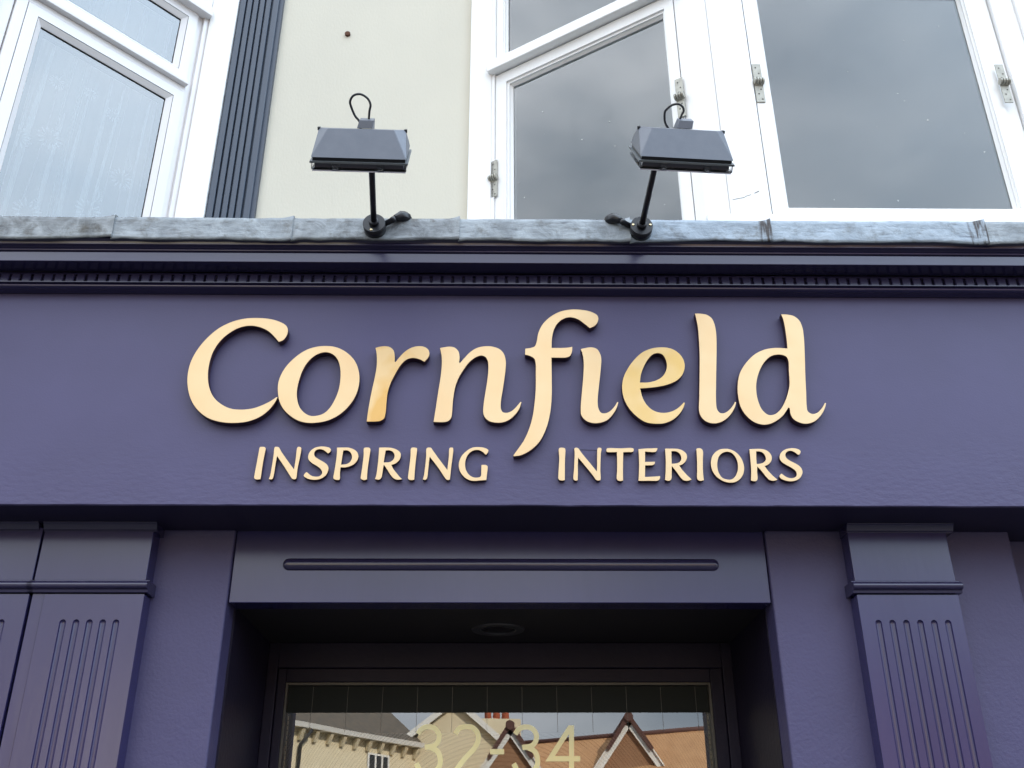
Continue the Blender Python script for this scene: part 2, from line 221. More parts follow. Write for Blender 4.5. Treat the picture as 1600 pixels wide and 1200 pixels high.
SMALL_LEFT = [["I",[[[-0.6971,2.7162],[-0.6956,2.7197],[-0.6892,2.7204],[-0.6815,2.7194],[-0.6786,2.7149],[-0.679,2.7057],[-0.6812,2.6761],[-0.6823,2.6468],[-0.6829,2.6262],[-0.6835,2.6198,1],[-0.6917,2.6189],[-0.699,2.6202],[-0.7022,2.6245],[-0.7021,2.6339],[-0.7003,2.6605],[-0.6985,2.6917],[-0.6975,2.7074]]]],["N",[[[-0.6536,2.7172],[-0.6519,2.7202],[-0.6471,2.7206],[-0.6422,2.7199],[-0.6395,2.7173],[-0.6318,2.705],[-0.6132,2.6798],[-0.5908,2.6508,1],[-0.5895,2.6677],[-0.5887,2.6938],[-0.5883,2.7148],[-0.5863,2.7201],[-0.5823,2.7208],[-0.5773,2.7192],[-0.5754,2.7157],[-0.5768,2.6869],[-0.5802,2.654],[-0.5813,2.6231],[-0.5826,2.6205],[-0.5881,2.6197],[-0.5931,2.6214],[-0.5985,2.6282],[-0.6209,2.6607],[-0.6433,2.6915,1],[-0.6449,2.6676],[-0.6461,2.64],[-0.6477,2.6246],[-0.6496,2.6204],[-0.6535,2.6192],[-0.66,2.6203,1],[-0.6572,2.6314],[-0.6552,2.6589],[-0.6538,2.6919]]]],["S",[[[-0.4964,2.6996,1],[-0.4918,2.7037],[-0.4892,2.7116],[-0.4937,2.7177],[-0.5054,2.7212],[-0.5184,2.722],[-0.5328,2.7193],[-0.5451,2.7114],[-0.5521,2.7],[-0.5536,2.6887],[-0.5503,2.6791],[-0.5415,2.6705],[-0.5262,2.661],[-0.5151,2.6524],[-0.5095,2.643],[-0.5097,2.6361],[-0.5156,2.6301],[-0.5267,2.6284],[-0.5381,2.6309],[-0.5466,2.6369],[-0.5535,2.6428,1],[-0.5572,2.6394],[-0.5613,2.6317],[-0.5594,2.6283],[-0.5501,2.6223],[-0.537,2.6189],[-0.5242,2.6186],[-0.5102,2.6224],[-0.4982,2.6318],[-0.4921,2.6456],[-0.4925,2.6576],[-0.4977,2.6663],[-0.508,2.674],[-0.5215,2.6818],[-0.5327,2.6896],[-0.5365,2.6966],[-0.5356,2.7053],[-0.5297,2.7114],[-0.5217,2.7132],[-0.511,2.7106],[-0.5024,2.7045]]]],["P",[[[-0.4725,2.7186,1],[-0.4547,2.719],[-0.4368,2.7184],[-0.4218,2.7126],[-0.4123,2.7039],[-0.4083,2.6926],[-0.4099,2.6804],[-0.4187,2.6673],[-0.4327,2.6595],[-0.4453,2.6566],[-0.4574,2.6569,1],[-0.4575,2.6371],[-0.4565,2.6234],[-0.4578,2.6191],[-0.4665,2.6183],[-0.4747,2.6217],[-0.4759,2.6259],[-0.4742,2.6456],[-0.4719,2.6785],[-0.4713,2.7029]],[[-0.4531,2.709,1],[-0.4443,2.7099],[-0.4343,2.7056],[-0.4279,2.6951],[-0.4271,2.6838],[-0.432,2.6734],[-0.4412,2.6673],[-0.4564,2.6655,1],[-0.4548,2.6872]]]],["I",[[[-0.3937,2.7171],[-0.3898,2.7189],[-0.38,2.7189],[-0.3758,2.7163],[-0.3747,2.7119],[-0.3764,2.6857],[-0.3786,2.6562],[-0.3791,2.6304],[-0.3788,2.6202,1],[-0.385,2.618],[-0.3931,2.6193],[-0.3974,2.6236],[-0.3971,2.6321],[-0.395,2.6614],[-0.3934,2.6944]]]],["R",[[[-0.35,2.719,1],[-0.3298,2.7194],[-0.3135,2.7182],[-0.2986,2.713],[-0.2884,2.7043],[-0.2855,2.6947],[-0.2889,2.6807],[-0.2997,2.6694],[-0.3115,2.6645,1],[-0.3053,2.653],[-0.2933,2.6375],[-0.2848,2.6273],[-0.2781,2.6213,1],[-0.2844,2.6196],[-0.294,2.6196],[-0.3022,2.623],[-0.3123,2.634],[-0.3246,2.6529],[-0.3333,2.665,1],[-0.3349,2.6512],[-0.3364,2.634],[-0.3383,2.6246],[-0.3428,2.6203],[-0.3467,2.6191],[-0.3564,2.6208,1],[-0.3532,2.6339],[-0.3514,2.658],[-0.35,2.691]],[[-0.33,2.7094,1],[-0.3212,2.7103],[-0.3112,2.7068],[-0.3047,2.6981],[-0.3039,2.6894],[-0.3083,2.6798],[-0.3176,2.6737],[-0.3337,2.6728,1],[-0.3323,2.691]]]],["I",[[[-0.2571,2.7166],[-0.254,2.7193],[-0.245,2.7193],[-0.2401,2.7176],[-0.2391,2.7123],[-0.2408,2.6861],[-0.2425,2.6566],[-0.2433,2.6308],[-0.2434,2.6197,1],[-0.2505,2.618],[-0.2586,2.6196],[-0.2619,2.6239],[-0.2618,2.6325],[-0.2595,2.66],[-0.2576,2.6913]]]],["N",[[[-0.2121,2.7159],[-0.2093,2.7191],[-0.2044,2.7198],[-0.1987,2.7186],[-0.1944,2.7124],[-0.1774,2.688],[-0.1497,2.6499,1],[-0.1485,2.6655],[-0.1465,2.6916],[-0.1458,2.7161],[-0.1434,2.7193],[-0.1361,2.7193],[-0.1339,2.7153],[-0.1354,2.6899],[-0.1386,2.6569],[-0.1404,2.6311],[-0.1417,2.6199,1],[-0.1465,2.6186],[-0.1513,2.6199],[-0.1563,2.6259],[-0.1765,2.6568],[-0.2018,2.6905,1],[-0.2035,2.6688],[-0.205,2.6446],[-0.2061,2.6292],[-0.2082,2.6215],[-0.2121,2.6189],[-0.2194,2.6203,1],[-0.2166,2.6326],[-0.2143,2.6567],[-0.2123,2.6914]]]],["G",[[[-0.0391,2.6968,1],[-0.0343,2.7024],[-0.0316,2.7112],[-0.0368,2.7164],[-0.0483,2.7203],[-0.0629,2.7216],[-0.0792,2.7195],[-0.0953,2.7092],[-0.108,2.6952],[-0.1157,2.6777],[-0.117,2.6621],[-0.1135,2.6466],[-0.1051,2.6329],[-0.0937,2.6226],[-0.0808,2.6172],[-0.0696,2.6162],[-0.0536,2.6176],[-0.0368,2.6188,1],[-0.0353,2.6348],[-0.0334,2.6537],[-0.0339,2.6615],[-0.038,2.6654],[-0.0517,2.6658,1],[-0.0519,2.6485],[-0.0525,2.633],[-0.0553,2.6287],[-0.0649,2.6266],[-0.0746,2.6278],[-0.0859,2.6346],[-0.095,2.6484],[-0.0985,2.6639],[-0.0972,2.6813],[-0.0902,2.6979],[-0.0806,2.7075],[-0.0693,2.7119],[-0.0579,2.7111],[-0.0481,2.7055]]]]]
SMALL_RIGHT = [["I",[[[0.1734,2.7162],[0.1759,2.7197],[0.1841,2.7203],[0.1906,2.7189],[0.1926,2.7136],[0.1911,2.6873],[0.1898,2.6578],[0.1891,2.6319],[0.1885,2.6191,1],[0.1799,2.6179],[0.1728,2.6195],[0.1697,2.625],[0.1698,2.6319],[0.1721,2.6612],[0.1739,2.6873]]]],["N",[[[0.2191,2.7181],[0.2224,2.7202],[0.2273,2.7202],[0.2313,2.7176],[0.2391,2.7049],[0.2608,2.6753],[0.2815,2.6468,1],[0.2831,2.6667],[0.2842,2.6928],[0.2865,2.7174],[0.2894,2.7204],[0.2943,2.7206],[0.2979,2.7183],[0.2959,2.7016],[0.2937,2.6754],[0.2921,2.6494],[0.2917,2.6219],[0.29,2.6193],[0.2844,2.6181],[0.2788,2.6198],[0.272,2.6304],[0.2536,2.6562],[0.2288,2.6892,1],[0.2276,2.6665],[0.2268,2.6406],[0.2257,2.6192,1],[0.2201,2.6174],[0.2153,2.6197],[0.2133,2.6234],[0.2154,2.6492],[0.2181,2.6839],[0.2192,2.7049]]]],["T",[[[0.3154,2.7187],[0.3538,2.7188],[0.3897,2.7195],[0.3925,2.7163],[0.3908,2.7089],[0.3866,2.7068],[0.3743,2.7066],[0.3613,2.7062,1],[0.3598,2.6843],[0.3575,2.6496],[0.3564,2.6186,1],[0.3486,2.6169],[0.3414,2.6186],[0.3382,2.6237],[0.3402,2.6495],[0.3419,2.6842],[0.3426,2.7067,1],[0.3287,2.7061],[0.3149,2.7066],[0.3122,2.7096],[0.3128,2.7157]]]],["E",[[[0.406,2.7163,1],[0.4238,2.7182],[0.4451,2.7191],[0.4623,2.72,1],[0.4602,2.7126],[0.4558,2.7077],[0.4508,2.7068],[0.4378,2.7073],[0.4251,2.7085,1],[0.4232,2.6766,1],[0.4375,2.6767],[0.4521,2.6772,1],[0.45,2.6697],[0.4449,2.6663],[0.4367,2.6654],[0.4225,2.6653,1],[0.4203,2.6299,1],[0.4426,2.6309],[0.4637,2.6326,1],[0.4632,2.6258],[0.4596,2.6206],[0.4546,2.618],[0.4289,2.6178],[0.4002,2.6174,1],[0.4029,2.6411],[0.4054,2.6757]]]],["R",[[[0.4839,2.7183,1],[0.5022,2.7184],[0.5202,2.7177],[0.5345,2.7128],[0.5444,2.7032],[0.5464,2.6918],[0.5417,2.6796],[0.5328,2.67],[0.5218,2.6647,1],[0.5297,2.6518],[0.5414,2.6363],[0.5545,2.6222,1],[0.5465,2.6191],[0.5383,2.6179],[0.5304,2.6199],[0.523,2.6276],[0.5115,2.6465],[0.4999,2.6638,1],[0.498,2.643],[0.4962,2.6258],[0.4934,2.6204],[0.4868,2.6176],[0.477,2.6207,1],[0.4805,2.6464],[0.4835,2.6846]],[[0.5024,2.7096,1],[0.5147,2.7096],[0.524,2.704],[0.5289,2.6935],[0.5281,2.683],[0.5227,2.676],[0.5135,2.6722],[0.5004,2.6707,1],[0.501,2.6899]]]],["I",[[[0.5758,2.7174],[0.5792,2.7195],[0.5866,2.7197],[0.592,2.7165],[0.5945,2.7104],[0.5921,2.6849],[0.5898,2.6588],[0.5888,2.6329],[0.5893,2.6201,1],[0.581,2.6178],[0.5739,2.6195],[0.5703,2.6243],[0.5722,2.6501],[0.5746,2.6849],[0.5754,2.7077]]]],["O",[[[0.6611,2.7182],[0.6454,2.7164],[0.6298,2.707],[0.6185,2.6911],[0.6139,2.6711],[0.6157,2.652],[0.6231,2.6356],[0.6349,2.6236],[0.6502,2.6151],[0.6661,2.6126],[0.6808,2.6152],[0.6947,2.6246],[0.7052,2.6401],[0.7097,2.6592],[0.7076,2.6783],[0.7005,2.6958],[0.6888,2.7089],[0.6748,2.7164]],[[0.6642,2.7085],[0.6507,2.7044],[0.6399,2.6938],[0.6337,2.6763],[0.6321,2.659],[0.635,2.6417],[0.6434,2.6279],[0.6558,2.6228],[0.6687,2.6229],[0.6801,2.6315],[0.6886,2.647],[0.692,2.6643],[0.6909,2.6817],[0.6851,2.6966],[0.6762,2.7059]]]],["R",[[[0.7309,2.7173,1],[0.7487,2.7182],[0.7667,2.718],[0.781,2.7136],[0.7912,2.703],[0.7938,2.6908],[0.7899,2.6785],[0.7806,2.6689],[0.77,2.664,1],[0.7784,2.6498],[0.7896,2.6352],[0.8023,2.6223,1],[0.7942,2.6192],[0.7861,2.6189],[0.7783,2.6214],[0.7698,2.6317],[0.7588,2.6489],[0.7482,2.6627,1],[0.7458,2.6437],[0.7455,2.6282],[0.7436,2.6213],[0.7375,2.617],[0.7248,2.6196,1],[0.7286,2.6471],[0.7304,2.6853]],[[0.7503,2.71,1],[0.7624,2.7091],[0.7708,2.7039],[0.7754,2.6942],[0.775,2.6837],[0.7693,2.6767],[0.7599,2.6723],[0.7475,2.6706,1],[0.7484,2.6889]]]],["S",[[[0.8741,2.6994,1],[0.8779,2.7033],[0.8806,2.7112],[0.8764,2.7165],[0.8638,2.7205],[0.8523,2.7205],[0.8371,2.7169],[0.8236,2.7075],[0.8173,2.6961],[0.8168,2.6856],[0.8215,2.6769],[0.8326,2.6682],[0.8477,2.6587],[0.8578,2.6492],[0.8599,2.6405],[0.8573,2.6328],[0.8494,2.6281],[0.8404,2.6272],[0.831,2.6298],[0.8228,2.6353],[0.8163,2.6413,1],[0.8118,2.6378],[0.8088,2.6327],[0.8113,2.6266],[0.8218,2.6207],[0.8359,2.6173],[0.849,2.6182],[0.8626,2.6233],[0.8728,2.6337],[0.8777,2.6458],[0.8766,2.6562],[0.8712,2.6648],[0.8609,2.6726],[0.8472,2.6804],[0.8369,2.6891],[0.8344,2.6979],[0.8373,2.7058],[0.8445,2.7111],[0.8537,2.712],[0.8636,2.7068],[0.8702,2.7006]]]]]
DIGITS = [["3",[[[-0.271,2.0298],[-0.2592,2.0455],[-0.2368,2.0531],[-0.214,2.0473],[-0.2002,2.0286],[-0.2015,2.0072],[-0.216,1.992],[-0.2457,1.987]],[[-0.2289,1.9877],[-0.2042,1.9753],[-0.1935,1.9524],[-0.1953,1.928],[-0.2115,1.9099],[-0.2354,1.9055],[-0.2579,1.9141],[-0.2725,1.9368]]]],["2",[[[-0.1446,2.0297],[-0.1329,2.0465],[-0.1085,2.0533],[-0.0857,2.049],[-0.0693,2.0303],[-0.0682,2.0071],[-0.0828,1.9805],[-0.1122,1.9506],[-0.144,1.9098,1],[-0.0595,1.9097]]]],["-",[[[-0.0274,1.973],[0.0201,1.973]]]],["3",[[[0.057,2.0288],[0.0695,2.0446],[0.0923,2.0521],[0.1149,2.0463],[0.1279,2.0276],[0.1257,2.0062],[0.1105,1.9909],[0.0804,1.986]],[[0.0973,1.9867],[0.1216,1.9743],[0.1313,1.9514],[0.1284,1.9269],[0.1115,1.9088],[0.0873,1.9044],[0.0651,1.9131],[0.0514,1.9357]]]],["4",[[[0.2452,2.0534],[0.1732,1.9507,1],[0.274,1.9505]],[[0.2479,2.0571],[0.2435,1.9049]]]]]
# ------------------------------------------------------------------ ground and street
def sheet(name, x0, x1, y0, y1, z, m):
    b = MB(); b.face([(x0,y0,z),(x1,y0,z),(x1,y1,z),(x0,y1,z)]); o = b.put(name, m); o['kind'] = 'structure'; return o
M['asphalt'] = mat('asphalt', (.045, .045, .047), .9, col2=(.06, .06, .06), nscale=30, bump=.004, bscale=200)
M['paving'] = mat('paving', (.045, .043, .041), .9, col2=(.06, .057, .054), nscale=6, bump=.003, bscale=120)
M['earth'] = mat('ground', (.10, .10, .08), .95)
sheet('ground', -300, 300, -300, 300, -.16, M['earth'])
sheet('road', -120, 120, -26, -5.5, -.12, M['asphalt'])
pv = MB(); pv.box((-60, -5.5, -.15), (60, .2, 0)); o = pv.put('pavement', M['paving']); o['kind'] = 'structure'
pv = MB(); pv.box((-60, -31, -.15), (60, -26, 0)); o = pv.put('pavement', M['paving']); o['kind'] = 'structure'

# ------------------------------------------------------------------ building shell (walls behind the shopfront)
wl = thing('upper_wall', 'smooth cream rendered wall between the two upper bay windows', 'wall', (-.5, .40, 3.45))
b = MB(); b.box((-1.22, .40, 3.40), (-.03, .60, 8.6)); b.put('wall_face', M['cream'], wl)
b = MB(); b.box((-7, .60, 5.6), (-.03-1.19, .9, 8.6)); b.box((-.03, .60, 5.6), (7, .9, 8.6)); b.box((-7, .9, 8.6), (7, 9, 8.9)); b.box((-7, .4, 8.6), (7, .9, 9.0))
b.put('parapet', M['cream'], wl)
b = MB(); b.tube([(-.641, .402, 4.762), (-.641, .390, 4.762)], .012, 10)
tag(b.put('rusty_plug', mat('rust', (.10, .04, .02), .9), wl, .002), 'small rusty brown plug in the wall')
rooms = MB()
for x0, x1 in ((-6, -1.0), (-.10, 6)):
    a, c = (x0, .62, 3.3), (x1, 4.0, 5.6)
    rooms.face([(x0,4,3.3),(x1,4,3.3),(x1,4,5.6),(x0,4,5.6)]); rooms.face([(x0,.4,5.6),(x1,.4,5.6),(x1,4,5.6),(x0,4,5.6)])
    rooms.face([(x0,.4,3.3),(x1,.4,3.3),(x1,4,3.3),(x0,4,3.3)])
    for x in (x0, x1): rooms.face([(x,.61,3.3),(x,4,3.3),(x,4,5.6),(x,.61,5.6)])
o = rooms.put('room_walls', M['room']); o['kind'] = 'structure'

# ------------------------------------------------------------------ slate-blue fluted pilaster on the upper wall
t = thing('fluted_pilaster', 'dark slate blue grooved pilaster beside the cream upper wall', 'pilaster', (-1.0, .36, 3.45))
b = MB(); b.box((-1.100, .378, 3.40), (-.922, .399, 8.5)); b.put('backing_board', M['slate_paint'], t)
x = -1.098
for i, w in enumerate((.030, .026, .026, .026, .026, .031)):
    b = MB(); b.box((x, .360 if i < 5 else .366, 3.40), (x+w-.0055, .3785, 8.5)); b.put('reed', M['slate_paint'], t, .0035)
    x += w + .0003

# ------------------------------------------------------------------ frames in a facet's own axes
class Facet:
    def __init__(s, P, ang):
        s.P = Vector((P[0], P[1], 0)); a = math.radians(ang); s.d = Vector((math.cos(a), math.sin(a), 0)); s.n = Vector((s.d.y, -s.d.x, 0))
    def at(s, u, v, w): q = s.P + s.d*u + s.n*w; return (q.x, q.y, v)
    def box(s, b, u0, u1, v0, v1, w0, w1, m=0):
        b.hexa([s.at(u0,v0,w0), s.at(u1,v0,w0), s.at(u1,v0,w1), s.at(u0,v0,w1), s.at(u0,v1,w0), s.at(u1,v1,w0), s.at(u1,v1,w1), s.at(u0,v1,w1)], m)
    def bar(s, b, o, i, w0, w1, m=0):
        # one mitred bar: o, i = (u,v) ends of outer and inner edge
        c = [s.at(*o[0], w0), s.at(*o[1], w0), s.at(*i[1], w0), s.at(*i[0], w0), s.at(*o[0], w1), s.at(*o[1], w1), s.at(*i[1], w1), s.at(*i[0], w1)]
        b.hexa(c, m)
    def ring(s, b, u0, u1, v0, v1, l, r, bt, tp, w0, w1, m=0, gap=.0004):
        O = [(u0,v0),(u1,v0),(u1,v1),(u0,v1)]; I = [(u0+l,v0+bt),(u1-r,v0+bt),(u1-r,v1-tp),(u0+l,v1-tp)]
        for k in range(4): s.bar(b, (O[k], O[(k+1)%4]), (I[k], I[(k+1)%4]), w0, w1, m)
    def bead(s, b, u0, u1, v0, v1, t, w0, w1, m=0):
        # sloping glazing bead: outer edge at w1, inner edge (t inside) at w0
        O = [(u0,v0),(u1,v0),(u1,v1),(u0,v1)]; I = [(u0+t,v0+t),(u1-t,v0+t),(u1-t,v1-t),(u0+t,v1-t)]
        for k in range(4):
            j = (k+1) % 4
            b.face([s.at(*O[k], w1), s.at(*O[j], w1), s.at(*I[j], w0), s.at(*I[k], w0)], m)
            b.face([s.at(*I[k], w0), s.at(*I[j], w0), s.at(*I[j], w0-.02), s.at(*I[k], w0-.02)], m)
    def pane(s, b, u0, u1, v0, v1, w): b.face([s.at(u0,v0,w), s.at(u1,v0,w), s.at(u1,v1,w), s.at(u0,v1,w)])
def hinge(F, u, v, w, parent, hw=.0145, h=.172, lean=0):
    b = MB()
    F.box(b, u-hw, u+hw, v-h/2, v-.012, w, w+.004); F.box(b, u-hw, u+hw, v+.012, v+h/2, w, w+.004)
    F.box(b, u-hw, u+hw, v-.012, v+.012, w, w+.007)
    for k in range(4):
        uu = u-hw-.003+k*.0095
        b.tube([F.at(uu, v+.002, w+.010), F.at(uu+.0062, v+.002, w+.010)], .0125, 10)
    for du, dv in ((-.004, .068), (.005, .042), (-.003, .024), (.005, -.030), (-.004, -.050), (.006, -.074)):
        F.box(b, u+du-.003, u+du+.003, v+dv-.003, v+dv+.003, w+.0035, w+.0046, 1)
    b.put('hinge', [M['hinge'], M['hole']], parent, .0008, 1)

# ------------------------------------------------------------------ right bay: old timber casements
rb = thing('bay_window', 'white timber bay window with grey panes and metal hinges, right of the cream wall', 'bay window', (.66, -.08, 3.46))
R = Facet((-.036, .38), -33.4); G = Facet((0, -.08), 0)
b = MB(); b.box((-.124, .372, 3.42), (-.036, .41, 5.6)); b.put('casing', M['white'], rb, .003)
# left facet frame: posts and head
b = MB(); R.box(b, -.006, .016, 3.42, 5.2, -.09, .004); b.put('wall_post', M['white'], rb, .002)
b = MB()
b.hexa([R.at(.7965,3.42,-.007), R.at(.838,3.42,0), (.742,-.080,3.42), (.742,.02,3.42), R.at(.7965,5.4,-.007), R.at(.838,5.4,0), (.742,-.080,5.4), (.742,.02,5.4)])
b.put('corner_post', M['white'], rb, .003)
b = MB(); b.box((.7425, -.084, 3.46), (.875, .02, 5.4)); b.put('post_board', M['white'], rb, .004)
b = MB(); b.face([(.652, -.0838, 3.556),(.68,-.0838,3.566),(.68,-.0838,3.568),(.652,-.0838,3.5585)])
# hairline crack in the post board paint
b = MB()
pts = [(.752, 3.560), (.775, 3.566), (.79, 3.569), (.80, 3.576), (.815, 3.581)]
for (a0, c0), (a1, c1) in zip(pts[:-1], pts[1:]): b.face([(a0,-.0846,c0),(a1,-.0846,c1),(a1,-.0846,c1+.0022),(a0,-.0846,c0+.0018)])
b.face([(.826,-.0846,3.586),(.842,-.0846,3.594),(.842,-.0846,3.598),(.826,-.0846,3.589)])
tag(b.put('paint_crack', mat('crack', (.15, .15, .15), .9), rb), 'thin dark crack in the white paint')
b = MB()
R.box(b, -.004, .838, 4.520, 4.572, -.06, .032); R.box(b, -.004, .838, 4.545, 4.585, -.06, .018)
b.put('transom', M['white'], rb, .004)
def sash(F, u0, u1, v0, v1, l, r, bt, tp, w, parent, pane_mat, name='sash'):
    b = MB(); F.ring(b, u0, u1, v0, v1, l*.72, r*.72, bt*.75, tp*.72, w-.045, w)
    F.ring(b, u0+l*.72, u1-r*.72, v0+bt*.75, v1-tp*.72, l*.16, r*.16, bt*.13, tp*.16, w-.045, w-.008)
    F.bead(b, u0+l*.88, u1-r*.88, v0+bt*.88, v1-tp*.88, l*.12, w-.024, w-.014)
    s = b.put(name, M['white'], parent, 0)
    b = MB(); F.pane(b, u0+l-.004, u1-r+.004, v0+bt-.004, v1-tp+.004, w-.026); b.put('pane', pane_mat, s)
    return s
s1 = sash(R, .018, .795, 3.455, 4.514, .068, .050, .045, .072, -.004, rb, M['pane_old'])
s2 = sash(R, .018, .795, 4.588, 5.18, .042, .050, .03, .05, -.008, rb, M['pane_old'], 'upper_light')
hinge(R, .016, 3.993, .0, s1); hinge(R, .790, 4.015, .0, s1)
# front facet
b = MB(); b.box((.66, -.10, 3.448), (4.2, .06, 3.4945)); b.put('bottom_rail', M['white'], rb, .004)
b = MB(); b.box((1.786, -.082, 3.496), (1.868, .02, 5.4)); b.box((1.868, -.094, 3.496), (1.90, .02, 5.4)); b.put('mullion', M['white'], rb, .004)
b = MB(); b.box((.876, -.075, 4.568), (4.2, .02, 4.63)); b.box((.876, -.11, 4.585), (4.2, -.076, 4.62)); b.put('transom', M['white'], rb, .004)
s3 = sash(G, .8785, 1.730, 3.4965, 4.565, .062, .052, .049, .058, 0, rb, M['pane_old'])
b = MB(); b.box((1.7335, -.066, 3.4965), (1.7825, .02, 4.567)); b.put('jamb', M['white'], rb, .003)
hinge(G, .893, 4.060, .0, s3); hinge(G, 1.741, 4.055, .012, s3)
s4 = sash(G, 1.905, 2.8, 3.4965, 4.565, .062, .052, .049, .058, 0, rb, M['pane_old'])
s5 = sash(G, .8785, 1.73, 4.633, 5.2, .05, .05, .04, .05, 0, rb, M['pane_old'], 'upper_light')
b = MB(); b.box((2.803, -.08, 3.496), (3.2, .02, 5.4)); b.box((.66, -.08, 5.205), (2.8, .02, 5.6)); b.put('head_board', M['white'], rb)
b = MB(); R.box(b, .0, .79, 5.185, 5.6, -.06, -.006); b.put('head_board', M['white'], rb)
b = MB(); b.face([(-.036,.38,5.595),(.665,-.08,5.595),(3.2,-.08,5.595),(3.2,.61,5.595),(-.036,.61,5.595)]); b.put('bay_roof', M['white'], rb)

# flecks of dirt on the old panes
rs = random.Random(11)
def flecks(F, u0, u1, v0, v1, w, parent, n):
    b = MB()
    for k in range(n):
        u, v, r = rs.uniform(u0, u1), rs.uniform(v0, v1), rs.choice((.0008, .0011, .0016, .0022)); a = rs.uniform(0, 3); st = rs.uniform(1, 2.2)
        b.face([F.at(u+r*st*math.cos(a+q)*.8, v+r*math.sin(a+q), w) for q in (0, 1.2, 2.5, 3.7, 5)])
    o = b.put('dirt_flecks', mat('fleck', (.75, .75, .72), .9), parent); o['kind'] = 'stuff'
flecks(R, .10, .73, 3.55, 4.42, -.0285, s1, 22); flecks(G, .95, 1.66, 3.57, 4.48, -.0245, s3, 22)

# ------------------------------------------------------------------ left bay: plastic double glazing
lb = thing('bay_window', 'white framed bay window with lace curtain, left of the slate blue pilaster', 'bay window', (-1.6, -.05, 3.46))
Q = Facet((-1.2097, .37), 47.3)
b = MB(); b.box((-1.2095, .352, 3.42), (-1.1015, .41, 5.6)); b.put('casing', M['white'], lb, .003)
b = MB(); Q.box(b, -.052, -.002, 3.42, 5.3, -.07, -.012); Q.box(b, -.030, -.001, 3.42, 5.3, -.012, .004); b.put('side_frame', M['upvc'], lb, .002)
b = MB(); Q.box(b, -.74, -.012, 4.795, 4.84, -.06, .034); Q.box(b, -.74, -.014, 4.84, 4.90, -.06, .018); b.put('ledge', M['upvc'], lb, .003)
b = MB(); Q.box(b, -.77, -.055, 4.402, 4.424, -.05, .022); Q.box(b, -.77, -.055, 4.375, 4.402, -.05, -.001); b.put('transom', M['upvc'], lb, .003)
M['grey_spacer'] = mat('grey_spacer', (.10, .11, .125), .5)
def usash(u0, u1, v0, v1, name):
    b = MB(); Q.ring(b, u0, u1, v0, v1, .040, .040, .045, .040, -.055, 0)
    Q.ring(b, u0+.0405, u1-.0405, v0+.0455, v1-.0405, .0015, .0015, .0015, .0015, -.055, -.004, 1)
    Q.bead(b, u0+.042, u1-.042, v0+.047, v1-.042, .020, -.016, -.0015)
    Q.ring(b, u0+.0615, u1-.0615, v0+.0665, v1-.0615, .0016, .0016, .0016, .0016, -.035, -.019, 1)
    s = b.put(name, [M['upvc'], M['gasket']], lb)
    b = MB(); Q.pane(b, u0+.062, u1-.062, v0+.067, v1-.062, -.022); b.put('pane', M['pane_new'], s)
    b = MB(); Q.ring(b, u0+.0605, u1-.0605, v0+.066, v1-.0605, .019, .019, .014, .022, -.040, -.0225-.0008); b.put('spacer', M['grey_spacer'], s)
    return s
usash(-.672, -.056, 3.44, 4.3745, 'sash')
usash(-.672, -.056, 4.4255, 4.7945, 'upper_light')
b = MB(); Q.box(b, -.712, -.674, 3.42, 5.3, -.06, .002); Q.box(b, -.76, -.714, 3.42, 5.3, -.06, -.010); Q.box(b, -.84, -.762, 3.42, 5.3, -.06, .012); b.put('corner_post', M['upvc'], lb, .003)
H = Facet((-1.80, -.248), 0)
b = MB(); H.ring(b, -2.4, 0.02, 3.47, 5.3, .08, .08, .06, .06, -.06, 0); H.ring(b, -2.3, -.07, 3.54, 5.23, .05, .05, .05, .05, -.05, -.006); b.put('front_frame', M['upvc'], lb)
b = MB(); H.pane(b, -2.25, -.12, 3.59, 5.18, -.03); b.put('front_pane', M['pane_new'], lb)
b = MB(); H.box(b, -2.4, .03, 3.44, 3.47, -.4, .02); H.box(b, -2.4, .02, 5.3, 5.6, -.5, 0); b.put('sill', M['upvc'], lb)

b = MB(); Q.box(b, -.84, -.054, 4.905, 5.6, -.06, -.006); b.put('head_panel', M['upvc'], lb, .002)
b = MB(); Q.ring(b, -.70, -.085, 4.93, 5.2, .03, .03, .03, .03, -.0055, .006); b.put('panel_moulding', M['upvc'], lb)
b = MB(); b.face([Q.at(0,5.595,0), Q.at(-.84,5.595,0), (-4.2,-.25,5.595), (-4.2,.62,5.595), (-1.2,.62,5.595)]); b.put('bay_roof', M['upvc'], lb)

# lace curtain hanging inside the left bay
def lace_mat():
    m = bpy.data.materials.new('lace_net'); m.use_nodes = True; nt = m.node_tree; nt.nodes.clear(); L = nt.links.new
    out = N(nt, 'ShaderNodeOutputMaterial'); tr = N(nt, 'ShaderNodeBsdfTransparent')
    df = N(nt, 'ShaderNodeBsdfDiffuse'); df.inputs[0].default_value = (.82, .86, .88, 1); tl = N(nt, 'ShaderNodeBsdfTranslucent'); tl.inputs[0].default_value = (.8, .84, .86, 1)
    a = N(nt, 'ShaderNodeMixShader'); a.inputs[0].default_value = .3; L(df.outputs[0], a.inputs[1]); L(tl.outputs[0], a.inputs[2])
    # grazing view through a fold passes more threads
    lw = N(nt, 'ShaderNodeLayerWeight'); lw.inputs['Blend'].default_value = .45
    mr = N(nt, 'ShaderNodeMapRange'); mr.inputs['From Min'].default_value = .1; mr.inputs['From Max'].default_value = .75; mr.inputs['To Min'].default_value = .03; mr.inputs['To Max'].default_value = .55
    L(lw.outputs['Facing'], mr.inputs[0])
    x = N(nt, 'ShaderNodeMixShader'); L(mr.outputs[0], x.inputs[0]); L(tr.outputs[0], x.inputs[1]); L(a.outputs[0], x.inputs[2])
    L(x.outputs[0], out.inputs[0]); return m
cu = thing('lace_curtain', 'white net curtain with daisies behind the left window glass', 'curtain', (-1.45, .15, 3.45))
